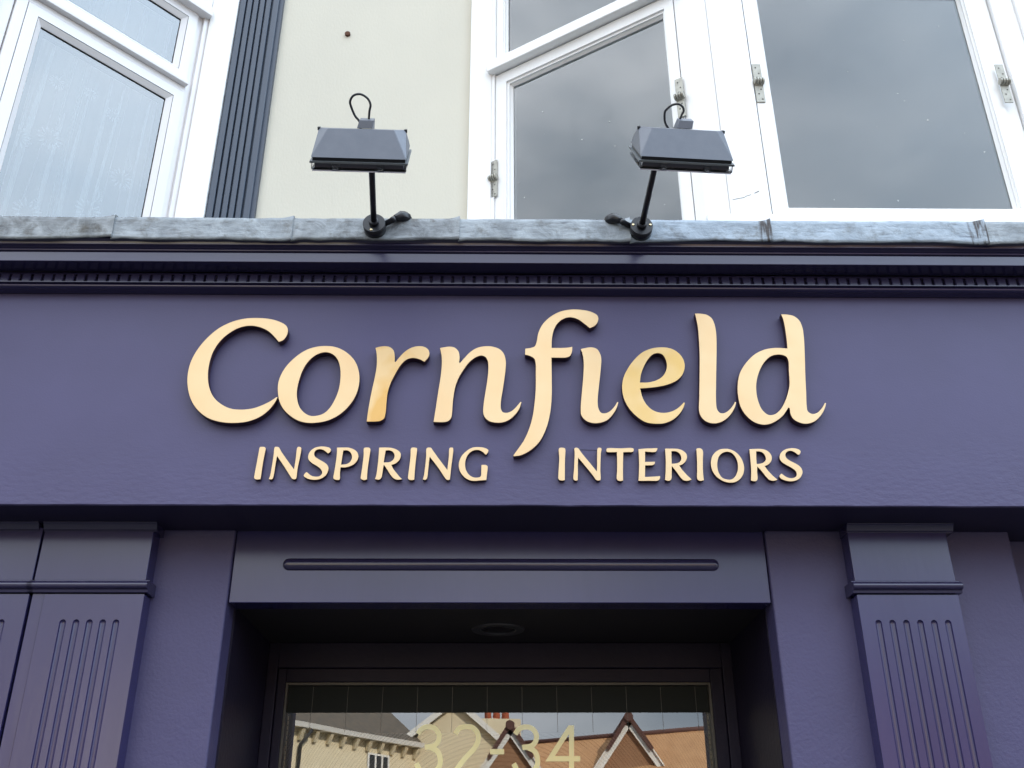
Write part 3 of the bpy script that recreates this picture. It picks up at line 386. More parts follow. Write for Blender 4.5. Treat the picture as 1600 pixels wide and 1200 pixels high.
def fold(u, v):
    uu = u - .10*(v-3.4)**1.5*(.6+.5*math.sin(u*5)) ; k = 1.15 - .45*(v-3.4)/1.3
    a = math.sin(uu*24+1.7*math.sin(uu*7.5)); c = math.sin(uu*43+2+2.0*math.sin(uu*9))
    return .030*k*(abs(a)**.8)*(1 if a > 0 else -1) + .012*c*c*c + .006*math.sin(v*2.1+u*5)
b = MB(); nu, nv = 260, 18; b0 = 0
for j in range(nv+1):
    for i in range(nu+1):
        u = -.70 + .64*i/nu; v = 3.42 + 1.34*j/nv
        b.v.append(Q.at(u, v, -.088 + fold(u, v)))
for j in range(nv):
    for i in range(nu):
        a = j*(nu+1)+i; b.f.append((a, a+1, a+nu+2, a+nu+1)); b.m.append(0); b.sm.append(True)
me = bpy.data.meshes.new('net'); me.from_pydata(b.v, [], b.f)
for q in me.polygons: q.use_smooth = True
put('net', me, cu, [lace_mat()])
# gathered pleats where the net doubles over itself
def pleat_mat():
    m = lace_mat(); m.name = 'lace_pleat'
    for n in m.node_tree.nodes:
        if n.type == 'MAP_RANGE': n.inputs['To Min'].default_value = .66; n.inputs['To Max'].default_value = .85
    return m
pmat = pleat_mat(); rp = random.Random(3)
for i in range(15):
    ub = -.672 + .0425*i + rp.uniform(-.012, .012); ut = ub + rp.uniform(-.015, .035); w0 = rp.choice((.005, .008, .014, .024)); vt = rp.choice((4.72, 4.72, 4.2, 4.05)); ph = rp.uniform(0, 6)
    b = MB(); L_ = []
    for j in range(15):
        t = j/14; v = 3.43 + (vt-3.43)*t; uc = ub+(ut-ub)*t**1.4 + .006*math.sin(t*5+ph); w = w0*(1-.72*t)*(1+.2*math.sin(t*9+ph))
        L_.append((Q.at(uc-w/2, v, -.060-.004*math.sin(t*3+ph)), Q.at(uc+w*.1, v, -.056), Q.at(uc+w/2, v, -.061)))
    for a0, a1 in zip(L_[:-1], L_[1:]):
        b.face([a0[0], a0[1], a1[1], a1[0]], 0, True); b.face([a0[1], a0[2], a1[2], a1[1]], 0, True)
    b.put('pleat', pmat, cu)
fl = pleat_mat(); fl.name = 'lace_thread'
for n in fl.node_tree.nodes:
    if n.type == 'MAP_RANGE': n.inputs['To Min'].default_value = .86; n.inputs['To Max'].default_value = .95
for (u, v, r) in ((-.208, 3.891, .046), (-.479, 3.912, .046), (-.296, 3.70, .05), (-.489, 3.592, .05), (-.575, 3.86, .045), (-.50, 4.15, .03), (-.285, 4.14, .03), (-.38, 4.18, .025), (-.63, 3.66, .05)):
    b = MB()
    for k in range(13):
        a = 2*math.pi*k/13 + u*7; L0, L1 = r*(.38 if r > .04 else .3), r*(.9+.15*random.random()); wd = .15
        pts = []
        for (rad, da) in ((L0, 0), ((L0+L1)*.55, -wd*.8), (L1, -.05), (L1, .05), ((L0+L1)*.55, wd*.8)):
            pts.append(Q.at(u+rad*math.cos(a+da), v+rad*math.sin(a+da), -.052))
        b.face(pts)
    for k in range(7):   # leafy sprig curling away above the flower
        a = .9 + .16*k; px, pz = u + r*(.55+.16*k)*math.cos(a*.7), v + r*(1.02+.17*k)
        for sgn in (-1, 1):
            ex, ez = sgn*r*(.24-.02*k), r*.13
            b.face([Q.at(px, pz, -.0515), Q.at(px+ex*.5-ez*.2, pz+ez*.15, -.0515), Q.at(px+ex, pz+ez, -.0515), Q.at(px+ex*.4, pz+ez*.8, -.0515)])
    b.put('daisy', fl, cu)

# ------------------------------------------------------------------ lead flashing, one lapped sheet after another
def lead_mat(name, c1, c2, c3, brush=0):
    m = bpy.data.materials.new(name); m.use_nodes = True; nt = m.node_tree; L = nt.links.new
    b = nt.nodes['Principled BSDF']; b.inputs['Roughness'].default_value = .55; b.inputs['Metallic'].default_value = .25
    t = N(nt, 'ShaderNodeTexCoord')
    mp = N(nt, 'ShaderNodeMapping'); mp.inputs['Scale'].default_value = (1, 1, 1.15); L(t.outputs['Object'], mp.inputs[0])
    n1 = N(nt, 'ShaderNodeTexNoise'); n1.inputs['Scale'].default_value = 13; n1.inputs['Detail'].default_value = 8; n1.inputs['Roughness'].default_value = .68; n1.inputs['Distortion'].default_value = .5
    n2 = N(nt, 'ShaderNodeTexNoise'); n2.inputs['Scale'].default_value = 16; n2.inputs['Detail'].default_value = 8; n2.inputs['Roughness'].default_value = .7
    L(mp.outputs[0], n1.inputs[0]); L(mp.outputs[0], n2.inputs[0])
    r1 = N(nt, 'ShaderNodeValToRGB'); e = r1.color_ramp.elements; e[0].position = .36; e[0].color = (*c2, 1); e[1].position = .62; e[1].color = (*c1, 1)
    L(n1.outputs['Fac'], r1.inputs[0])
    r2 = N(nt, 'ShaderNodeMapRange'); r2.inputs['From Min'].default_value = .53; r2.inputs['From Max'].default_value = .70; L(n2.outputs['Fac'], r2.inputs[0])
    mx = N(nt, 'ShaderNodeMixRGB'); mx.inputs[2].default_value = (*c3, 1); L(r2.outputs[0], mx.inputs[0]); L(r1.outputs[0], mx.inputs[1])
    # scratches running along the sheet
    mp2 = N(nt, 'ShaderNodeMapping'); mp2.inputs['Scale'].default_value = (7, 7, 34); mp2.inputs['Rotation'].default_value = (0, .22, 0); L(t.outputs['Object'], mp2.inputs[0])
    n3 = N(nt, 'ShaderNodeTexNoise'); n3.inputs['Scale'].default_value = 2.4; n3.inputs['Detail'].default_value = 5; L(mp2.outputs[0], n3.inputs[0])
    r3 = N(nt, 'ShaderNodeMapRange'); r3.inputs['From Min'].default_value = .62; r3.inputs['From Max'].default_value = .72; r3.inputs['To Max'].default_value = .7; L(n3.outputs['Fac'], r3.inputs[0])
    mx2 = N(nt, 'ShaderNodeMixRGB'); mx2.inputs[2].default_value = (c2[0]*.45, c2[1]*.45, c2[2]*.5, 1); L(r3.outputs[0], mx2.inputs[0]); L(mx.outputs[0], mx2.inputs[1])
    last = mx2
    if brush:
        sx = N(nt, 'ShaderNodeSeparateXYZ'); L(t.outputs['Generated'], sx.inputs[0])
        ra = N(nt, 'ShaderNodeMapRange'); ra.inputs['From Min'].default_value = 1-brush; ra.inputs['From Max'].default_value = 1-brush*.75; L(sx.outputs['X'], ra.inputs[0])
        mp3 = N(nt, 'ShaderNodeMapping'); mp3.inputs['Scale'].default_value = (60, 60, 7); L(t.outputs['Object'], mp3.inputs[0])
        n4 = N(nt, 'ShaderNodeTexNoise'); n4.inputs['Scale'].default_value = 1.6; n4.inputs['Detail'].default_value = 4; L(mp3.outputs[0], n4.inputs[0])
        rb_ = N(nt, 'ShaderNodeMapRange'); rb_.inputs['From Min'].default_value = .44; rb_.inputs['From Max'].default_value = .56; L(n4.outputs['Fac'], rb_.inputs[0])
        mu = N(nt, 'ShaderNodeMath', operation='MULTIPLY'); L(ra.outputs[0], mu.inputs[0]); L(rb_.outputs[0], mu.inputs[1])
        mx3 = N(nt, 'ShaderNodeMixRGB'); mx3.inputs[2].default_value = (.055, .05, .052, 1); L(mu.outputs[0], mx3.inputs[0]); L(mx2.outputs[0], mx3.inputs[1]); last = mx3
    L(last.outputs[0], b.inputs['Base Color'])
    bu = N(nt, 'ShaderNodeBump'); bu.inputs['Distance'].default_value = .004; L(n1.outputs['Fac'], bu.inputs['Height'])
    bu2 = N(nt, 'ShaderNodeBump'); bu2.inputs['Distance'].default_value = .002; bu2.invert = True; L(n3.outputs['Fac'], bu2.inputs['Height']); L(bu2.outputs[0], bu.inputs['Normal']); L(bu.outputs[0], b.inputs['Normal'])
    return m
lm = [lead_mat('lead_dull', (.29, .315, .335), (.13, .14, .15), (.085, .08, .072)), lead_mat('lead_bloom', (.32, .355, .385), (.18, .20, .22), (.12, .12, .115)),
      lead_mat('lead_brushed', (.33, .385, .445), (.23, .275, .325), (.14, .15, .155), .09)]
ld = thing('lead_flashing', 'grey weathered lead flashing capping the purple cornice', 'flashing', (0, -.13, 3.45))
laps = [-2.6, -1.903, -1.199, -.645, -.126, .407, .849, 1.525, 2.3, 3.0]
for i in range(len(laps)-1):
    x0, x1 = laps[i]-.004, laps[i+1]
    nx = 60; rows = [(.05, 0), (.013, 0), (0, -.002), (0, -.011), (0, -.03), (0, -.05), (0, -.07)]
    b = MB(); ph = i*3.7
    prof = []
    for k in range(nx+1):
        tt = k/nx; x = x0+(x1-x0)*tt
        lip = .0065*max(0, (tt-.93)/.07)**1.5
        zt = 3.4525 + .0016*noise.noise((x*6, ph, 0)) + lip*1.0
        zb = 3.3665 + .0075*noise.noise((x*5, ph, 3)) + .0018*noise.noise((x*19, ph, 6)) - (.004*max(0, (.05-tt)/.05)) + .0045*(tt-.5)*(1 if i % 2 else -1)
        col = []
        col.append((x, .42, 3.475)); col.append((x, .10, 3.464+lip))
        col.append((x, -.118-lip*.5, zt))
        for q in range(8):
            s_ = q/7; z = zt-.006 + (zb-zt+.006)*s_
            y = -.130 - .0012*i/9 - lip - .0028*noise.noise((x*9, z*22, ph)) - .0016*noise.noise((x*30, z*45, ph))
            col.append((x, y, z))
        col.append((x, col[-1][1]+.0045, zb+.0003)); col.append((x, col[-1][1]+.004, zb+.02))
        prof.append(col)
    nc = len(prof[0])
    for col in prof: b.v += col
    for k in range(nx):
        for q in range(nc-1): b.f.append((k*nc+q, k*nc+q+1, (k+1)*nc+q+1, (k+1)*nc+q)); b.m.append(0); b.sm.append(2 < q < nc-3)
    e = nx*nc   # turned-in end of the lap
    for q in range(2, nc-2):
        a0, a1 = b.v[e+q], b.v[e+q+1]
        b.face([a0, a1, (a1[0], a1[1]+.013, a1[2]), (a0[0], a0[1]+.013, a0[2])])
    o = b.put('lead_sheet', lm[2] if i in (5, 6) else lm[1] if i in (4, 7, 2) else lm[0], ld)
    if i == 6: o['label'] = 'pale lead sheet with dark brush marks at its right end'

# ------------------------------------------------------------------ cornice with dentils
X0, X1 = -2.6, 3.0
cn = thing('cornice', 'dark purple moulded cornice with a row of small dentils', 'cornice', (0, -.05, 3.25))
b = MB(); b.prism_x([(-.100, 3.303), (-.100, 3.3365), (-.04, 3.3365), (-.04, 3.303)], X0, X1); b.put('corona', M['wood_h'], cn, .0015)
crown = [(-.04, 3.3367), (-.0965, 3.3367), (-.0965, 3.3400)]
for k in range(7):      # bead
    a = -math.pi/2+math.pi*k/6; crown.append((-.1000-.0042*math.cos(a), 3.3432+.0032*math.sin(a)))
crown += [(-.0965, 3.3466)]
for k in range(9):      # hollow
    a = k/8; crown.append((-.0985-.014*(a**1.7), 3.3475+.0070*a))
crown += [(-.1150, 3.3550), (-.1166, 3.3558), (-.1170, 3.3570), (-.1170, 3.3582), (-.1160, 3.3590), (-.1135, 3.3605), (-.1150, 3.3660), (-.122, 3.3725), (-.122, 3.395), (.02, 3.440), (.02, 3.3367)]
b = MB(); b.prism_x(crown, X0, X1); b.put('crown_moulding', M['wood_h'], cn)
b = MB(); b.prism_x([(.02, 3.3025), (-.034, 3.3025), (-.034, 3.2965), (-.0285, 3.294), (-.0285, 3.2635), (.02, 3.2635)], X0, X1); b.put('dentil_band', M['wood_h'], cn)
bed = [(.02, 3.263), (-.047, 3.263), (-.047, 3.2608), (-.043, 3.2598)]
for k in range(9):
    a = math.pi*k/8; bed.append((-.0325-.0095*math.sin(a)*1.0, 3.2530+.0062*math.cos(a)))
bed += [(-.020, 3.2462), (-.012, 3.2452), (-.007, 3.2440), (.02, 3.2440)]
b = MB(); b.prism_x(bed, X0, X1); b.put('bed_moulding', M['wood_h'], cn)
b = MB(); b.box((-.0132, -.041, 3.2645), (.0132, -.0282, 3.2958)); dm = b.mesh('dentil', .002, 1); dm.materials.append(M['wood_h'])
x = -.749+.0112-.0337*34
while x < 2.3:
    o = bpy.data.objects.new('dentil', dm); S.collection.objects.link(o); o.parent = cn
    o.matrix_parent_inverse = Matrix.Translation(-Vector(cn.location)); o.location = (x, random.uniform(-.0006, .0006), random.uniform(-.0005, .0005)); x += .0337

# ------------------------------------------------------------------ fascia
fa = thing('fascia_board', 'wide dark purple fascia carrying the gold letters', 'fascia', (0, 0, 2.55))
b = MB()
# face with a gently uneven lower edge
nx, nzr = 140, 10
for k in range(nx+1):
    x = X0+(X1-X0)*k/nx; zb = 2.5495 + .0022*noise.noise((x*7, 1, 0)) + .0012*noise.noise((x*23, 4, 0))
    for q in range(nzr+1):
        z = zb + (3.2445-zb)*(q/nzr)**1.0
        b.v.append((x, -.0000 - .0016*noise.noise((x*2.2, z*3, 5)), z))
for k in range(nx):
    for q in range(nzr):
        a = k*(nzr+1)+q; b.f.append((a, a+nzr+1, a+nzr+2, a+1)); b.m.append(0); b.sm.append(True)
for k in range(nx):
    a = b.v[k*(nzr+1)]; c = b.v[(k+1)*(nzr+1)]
    b.face([a, c, (c[0], c[1]+.004, c[2]-.003), (a[0], a[1]+.004, a[2]-.003)], 0)
    b.face([(a[0], a[1]+.004, a[2]-.003), (c[0], c[1]+.004, c[2]-.003), (c[0], .6, 2.55), (a[0], .6, 2.55)], 1)
def fascia_material():
    m = M['fascia']; nt = m.node_tree; L = nt.links.new
    # roughcast towards the lower edge of the fascia, smoother above
    bs = nt.nodes['Principled BSDF']; t = N(nt, 'ShaderNodeTexCoord'); sx = N(nt, 'ShaderNodeSeparateXYZ'); L(t.outputs['Object'], sx.inputs[0])
    nb = N(nt, 'ShaderNodeTexNoise'); nb.inputs['Scale'].default_value = 3.0; L(t.outputs['Object'], nb.inputs[0])
    ad = N(nt, 'ShaderNodeMath', operation='MULTIPLY_ADD'); ad.inputs[1].default_value = .25; L(nb.outputs['Fac'], ad.inputs[0]); L(sx.outputs['Z'], ad.inputs[2])
    mr = N(nt, 'ShaderNodeMapRange'); mr.inputs['From Min'].default_value = 2.95; mr.inputs['From Max'].default_value = 2.66; L(ad.outputs[0], mr.inputs[0])
    n = N(nt, 'ShaderNodeTexNoise'); n.inputs['Scale'].default_value = 60; n.inputs['Detail'].default_value = 6
    mp = N(nt, 'ShaderNodeMapping'); mp.inputs['Scale'].default_value = (.6, 1, 1.3); L(t.outputs['Object'], mp.inputs[0]); L(mp.outputs[0], n.inputs[0])
    bu = N(nt, 'ShaderNodeBump'); bu.inputs['Distance'].default_value = .0016; L(mr.outputs[0], bu.inputs['Strength']); L(n.outputs['Fac'], bu.inputs['Height'])
    old = bs.inputs['Normal'].links[0].from_socket; L(old, bu.inputs['Normal']); L(bu.outputs[0], bs.inputs['Normal'])
fascia_material()
b.put('board', [M['fascia'], mat('soffit_shade', (.022, .018, .045), .5, spec=.25)], fa)  # underside colour darkened to put the shade below the fascia into it
# fine crack under the small letters
b = MB(); pts = [(.215, 2.7195), (.232, 2.7185), (.246, 2.7190), (.262, 2.7180), (.285, 2.7172), (.30, 2.7165)]
for (a0, c0), (a1, c1) in zip(pts[:-1], pts[1:]): b.face([(a0,-.0022,c0),(a1,-.0022,c1),(a1,-.0022,c1+.0014),(a0,-.0022,c0+.0012)])
b.put('crack', M['seal'], fa)

# ------------------------------------------------------------------ gold letters
def dense(c, step=8):
    """closed contour through the traced points; a 1 marks a sharp corner"""
    n = len(c); cor = [len(q) > 2 for q in c]; P = [Vector((q[0], q[1])) for q in c]; out = []
    for i in range(n):
        j = (i+1) % n; p1, p2 = P[i], P[j]
        p0 = P[i-1] if not cor[i] else p1 - (p2-p1)*.5; p3 = P[(j+1) % n] if not cor[j] else p2 + (p2-p1)*.5
        def tj(ti, a, b_): return ti + max((b_-a).length, 1e-6)**.5
        t0 = 0; t1 = tj(t0, p0, p1); t2 = tj(t1, p1, p2); t3 = tj(t2, p2, p3)
        m = max(2, min(step, int((p2-p1).length/.0022)+1))
        for k in range(m):
            t = t1+(t2-t1)*k/m
            A1 = p0*((t1-t)/(t1-t0))+p1*((t-t0)/(t1-t0)); A2 = p1*((t2-t)/(t2-t1))+p2*((t-t1)/(t2-t1)); A3 = p2*((t3-t)/(t3-t2))+p3*((t-t2)/(t3-t2))
            B1 = A1*((t2-t)/(t2-t0))+A2*((t-t0)/(t2-t0)); B2 = A2*((t3-t)/(t3-t1))+A3*((t-t1)/(t3-t1))
            out.append(B1*((t2-t)/(t2-t1))+B2*((t-t1)/(t2-t1)))
    return out
def gold_mat(name, c1, c2, nscale, lo, hi, rough=.38, metal=.6, off=(0, 0, 0)):
    m = mat(name, c1, rough, metal, col2=c2, nscale=nscale, ndetail=2, lo=lo, hi=hi, bump=.00025, bscale=400, bump2=(.0012, 9))
    for n in m.node_tree.nodes:
        if n.type == 'MAPPING': n.inputs['Location'].default_value = off
    return m
GOLD = gold_mat('letter_gold', (.66, .490, .285), (.655, .450, .245), 5, .35, .65)
GOLD_R = gold_mat('letter_gold_reflect_r', (.65, .46, .24), (.60, .36, .12), 7, .42, .56, off=(.3, 0, .1))  # deeper orange patches put a warm reflection into the letter's colour
GOLD_E = gold_mat('letter_gold_reflect_e', (.64, .455, .22), (.60, .39, .125), 6, .36, .62, off=(1.7, 0, .6))  # amber patches likewise paint a reflection into the gold
def letter(name, contours, y_front, depth, face, label, group, bev=.0011):
    cu = bpy.data.curves.new(name, 'CURVE'); cu.dimensions = '2D'; cu.fill_mode = 'BOTH'; cu.extrude = depth/2; cu.bevel_depth = bev; cu.bevel_resolution = 1; cu.offset = -bev
    xs = [q[0] for q in contours[0]]; zs = [q[1] for q in contours[0]]; cx, cz = (min(xs)+max(xs))/2, min(zs)
    for c in contours:
        pts = dense(c); sp = cu.splines.new('POLY'); sp.points.add(len(pts)-1); sp.use_cyclic_u = True
        for q, v in zip(sp.points, pts): q.co = (v.x-cx, v.y-cz, 0, 1)
    tmp = bpy.data.objects.new('tmp', cu); S.collection.objects.link(tmp)
    dg = bpy.context.evaluated_depsgraph_get(); me = bpy.data.meshes.new_from_object(tmp.evaluated_get(dg)); bpy.data.objects.remove(tmp)
    me.name = name; me.materials.clear(); me.materials.append(face); me.materials.append(M['gold_side'])
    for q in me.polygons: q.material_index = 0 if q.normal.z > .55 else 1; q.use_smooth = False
    o = bpy.data.objects.new(name, me); S.collection.objects.link(o)
    # curve lies in its xy plane with +z towards the viewer
    o.matrix_world = Matrix.Translation((cx, y_front+depth/2+bev, cz)) @ Matrix.Rotation(math.radians(90), 4, 'X')
    tag(o, label, 'letter', group); return o
words = ('first', 'second', 'third', 'fourth', 'fifth', 'sixth', 'seventh', 'eighth', 'ninth')
for i, (ch, cs) in enumerate(BIG_LETTERS):
    case = 'capital' if ch.isupper() else 'lower-case'
    extra = {'r': ' with an orange reflection tinted in', 'e': ' with an amber reflection tinted in', 'f': ' with a long tail', 'i': ' without a dot'}.get(ch, '')
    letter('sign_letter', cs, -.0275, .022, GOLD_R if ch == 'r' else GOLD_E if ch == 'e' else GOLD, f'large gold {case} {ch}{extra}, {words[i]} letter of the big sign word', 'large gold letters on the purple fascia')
for i, (ch, cs) in enumerate(SMALL_LEFT):
    letter('sign_letter', cs, -.0155, .0115, GOLD, f'small gold capital {ch}, {words[i]} letter of the lower left word', 'small gold capitals on the purple fascia', .0007)
for i, (ch, cs) in enumerate(SMALL_RIGHT):
    letter('sign_letter', cs, -.0155, .0115, GOLD, f'small gold capital {ch}, {words[i]} letter of the lower right word', 'small gold capitals on the purple fascia', .0007)

# ------------------------------------------------------------------ sign floodlights
M['trim'] = mat('glass_trim', (.55, .55, .64), .35)
M['refl'] = mat('reflector_edge', (.085, .078, .10), .35)
def floodlight(base, O, yaw, au, side, screws, loop, label):
    t = thing('sign_floodlight', label, 'floodlight', base, 'floodlights over the shop sign')
    g = math.radians(52); cy, sy = math.cos(yaw), math.sin(yaw)
    X = Vector((cy, sy, 0)); B = Vector((-sy*math.cos(g), cy*math.cos(g), math.sin(g))); Hh = Vector((sy*math.sin(g), -cy*math.sin(g), math.cos(g)))
    O = Vector(O)
    def W_(u, b_, h): return O + X*u + B*b_ + Hh*h
    def wbox(mb, u0, u1, b0, b1, h0, h1, m=0):
        mb.hexa([W_(u0,b0,h0), W_(u1,b0,h0), W_(u1,b1,h0), W_(u0,b1,h0), W_(u0,b0,h1), W_(u1,b0,h1), W_(u1,b1,h1), W_(u0,b1,h1)], m)
    # housing: hipped front, chamfered corners, flat top
    mb = MB(); hw = .1275
    A = [W_(-hw,0,0), W_(hw,0,0)]; Bf = [W_(-.090,.078,.062), W_(.090,.078,.062)]; Cc = [W_(-.1195,.120,.0555), W_(.1195,.120,.0555)]
    T = [W_(-.117,.145,.050), W_(.117,.145,.050)]; K = [W_(-.124,.162,.020), W_(.124,.162,.020)]; Z = [W_(-hw,.168,0), W_(hw,.168,0)]
    mb.face([A[0], A[1], Bf[1], Bf[0]]); mb.face([A[0], Bf[0], Cc[0]]); mb.face([A[1], Cc[1], Bf[1]])
    mb.face([Bf[0], Bf[1], Cc[1], Cc[0]]); mb.face([Cc[0], Cc[1], T[1], T[0]]); mb.face([T[0], T[1], K[1], K[0]]); mb.face([K[0], K[1], Z[1], Z[0]])
    for s_ in (0, 1): mb.face([A[s_], Cc[s_], T[s_], K[s_], Z[s_]])
    mb.face([A[0], A[1], Z[1], Z[0]])
    me = mb.mesh('housing'); bm = bmesh.new(); bm.from_mesh(me); bmesh.ops.remove_doubles(bm, verts=bm.verts[:], dist=1e-5); bmesh.ops.recalc_face_normals(bm, faces=bm.faces[:])
    bmesh.ops.bevel(bm, geom=[e for e in bm.edges if e.calc_face_angle(0) > .15], offset=.0012, segments=2, affect='EDGES'); bm.to_mesh(me); bm.free()
    hs = put('housing', me, t, [M['lamp_grey']])
    mb = MB(); wbox(mb, -.124, .124, .004, .164, -.009, -.0003); mb.put('gasket', M['black'], t)
    mb = MB()
    for (u0, u1, b0, b1) in ((-.131, .131, -.003, .012), (-.131, .131, .160, .172), (-.131, -.117, .012, .160), (.117, .131, .012, .160)): wbox(mb, u0, u1, b0, b1, -.0145, -.0092)
    mb.put('rim', M['lamp_flange'], t)
    mb = MB(); wbox(mb, -.119, .119, .005, .164, -.027, -.0148); mb.put('reflector', M['refl'], t)
    mb = MB(); wbox(mb, -.127, .127, -.002, .171, -.0325, -.0273); mb.put('lamp_glass', M['lampglass'], t, .0015)
    for (u0, u1, b0, b1) in ((-.125, .125, -.0015, .010), (-.125, .125, .160, .170)):
        mb = MB(); wbox(mb, u0, u1, b0, b1, -.0360, -.0327); mb.put('glass_trim', M['trim'], t)
    for u in (-.062, .058):
        mb = MB(); wbox(mb, u-.010, u+.010, -.0045, .004, -.0325, -.0150); wbox(mb, u-.006, u+.006, -.0075, -.0047, -.030, -.020); mb.put('clip', M['clear'], t, .001)
    for u in (-.127, .123):
        mb = MB(); wbox(mb, u, u+.004, -.004, .006, -.031, -.012); mb.put('clip', M['clear'], t, .0006)
    for u in (-.119, .119):
        mb = MB(); wbox(mb, u-.004, u+.004, .112, .124, .049, .0575); mb.put('latch', M['black'], t, .0008)
    # cable box on the back of the housing and the loop of cable
    mb = MB(); u0 = .012
    mb.hexa([W_(u0-.026,.104,.0595), W_(u0+.016,.104,.0595), W_(u0+.018,.150,.050), W_(u0-.028,.150,.050), W_(u0-.020,.118,.079), W_(u0+.020,.118,.079), W_(u0+.020,.150,.079), W_(u0-.020,.150,.079)])
    mb.put('cable_box', M['lamp_grey'], t, .0012)
    mb = MB(); mb.tube([W_(*q) for q in loop], .0033, 10); mb.put('cable', M['black'], t)
    # arm, swivel and wall box
    bx, by, bz = base; c = Vector(base)
    end = W_(au, .172, .020)
    mb = MB(); st = c + Vector((0, -.003, 0)); d = (end-st)
    mb.tube([st, st+d*.3, st+d*.7, end], .0093, 14); mb.put('arm', M['black'], t)
    mb = MB(); wbox(mb, au-.018, au+.018, .1625, .176, .004, .036); mb.put('bracket', M['black'], t, .002)
    mb = MB(); mb.tube([c+Vector((0,-.0005,0)), c+Vector((0,-.010,0)), c+Vector((0,-.013,0))], [.0150, .0150, .012], 18); mb.put('swivel', M['black'], t)
    mb = MB(); r = .0345
    mb.tube([c+Vector((0,.036,0)), c+Vector((0,.0065,0)), c+Vector((0,.0060,0)), c+Vector((0,.0048,0)), c+Vector((0,.0043,0)), c+Vector((0,.0012,0)), c], [r, r, r-.0012, r-.0012, r, r, r-.0012], 40)
    bo = mb.put('wall_box', M['black'], t)
    for a in screws:
        a = math.radians(a); q = c + Vector((math.cos(a)*.0265, 0, math.sin(a)*.0265))
        mb = MB(); mb.tube([q+Vector((0,.001,0)), q+Vector((0,-.0015,0)), q+Vector((0,-.0025,0))], [.0042, .0042, .002], 10); mb.put('screw', M['brass'], bo)
    # gland and elbow that carry the supply over the lead edge
    sgn = side
    p0 = c + Vector((sgn*.030, .018, .008)); p1 = c + Vector((sgn*.052, .018, .022)); p2 = c + Vector((sgn*.062, .018, .030)); p3 = c + Vector((sgn*.078, .022, .042)); p4 = c + Vector((sgn*.092, .036, .047)); p5 = c+Vector((sgn*.098, .060, .047)); p6 = c+Vector((sgn*.099, .11, .052))
    mb = MB(); mb.tube([p0, p1, p1+(p2-p1)*.01, p2], [.0088, .0088, .0100, .0100], 14); mb.put('gland', M['black'], t)
    mb = MB(); mb.tube([p2, p2+(p3-p2)*.5, p3, p3+(p4-p3)*.6, p4, p5, p6], [.0115, .0130, .0165, .0185, .0185, .0170, .0125], 8)
    mb.put('elbow', M['black'], t, .0008, 1)
    return t
loop1 = [(.016,.135,.076), (.018,.140,.100), (.021,.143,.117), (.013,.146,.133), (-.006,.150,.143), (-.026,.156,.138), (-.037,.162,.121), (-.035,.168,.104), (-.026,.172,.080), (-.014,.172,.064), (-.010,.168,.04)]
loop2 = [(-.004,.135,.076), (.002,.140,.092), (.006,.143,.101), (.002,.146,.111), (-.010,.150,.117), (-.026,.156,.112), (-.037,.162,.100), (-.041,.168,.088), (-.036,.172,.062), (-.024,.172,.045), (-.016,.168,.034)]
def smooth(pts, m=5):
    P = [Vector(q) for q in pts]; out = []
    for i in range(len(P)-1):
        p0, p1, p2, p3 = P[max(i-1,0)], P[i], P[i+1], P[min(i+2,len(P)-1)]
        for k in range(m):
            t = k/m; out.append(.5*((2*p1)+(p2-p0)*t+(2*p0-5*p1+4*p2-p3)*t*t+(3*p1-p0-3*p2+p3)*t**3))
    return out+[P[-1]]
floodlight((-.389, -.164, 3.406), (-.380, -.57, 3.325), math.radians(2), .016, 1, (-105,), smooth(loop1), 'grey floodlight on a black arm in front of the cream wall')
floodlight((.438, -.164, 3.402), (.504, -.57, 3.332), math.radians(4), -.040, -1, (176, 4), smooth(loop2), 'grey floodlight on a black arm in front of the right bay window')

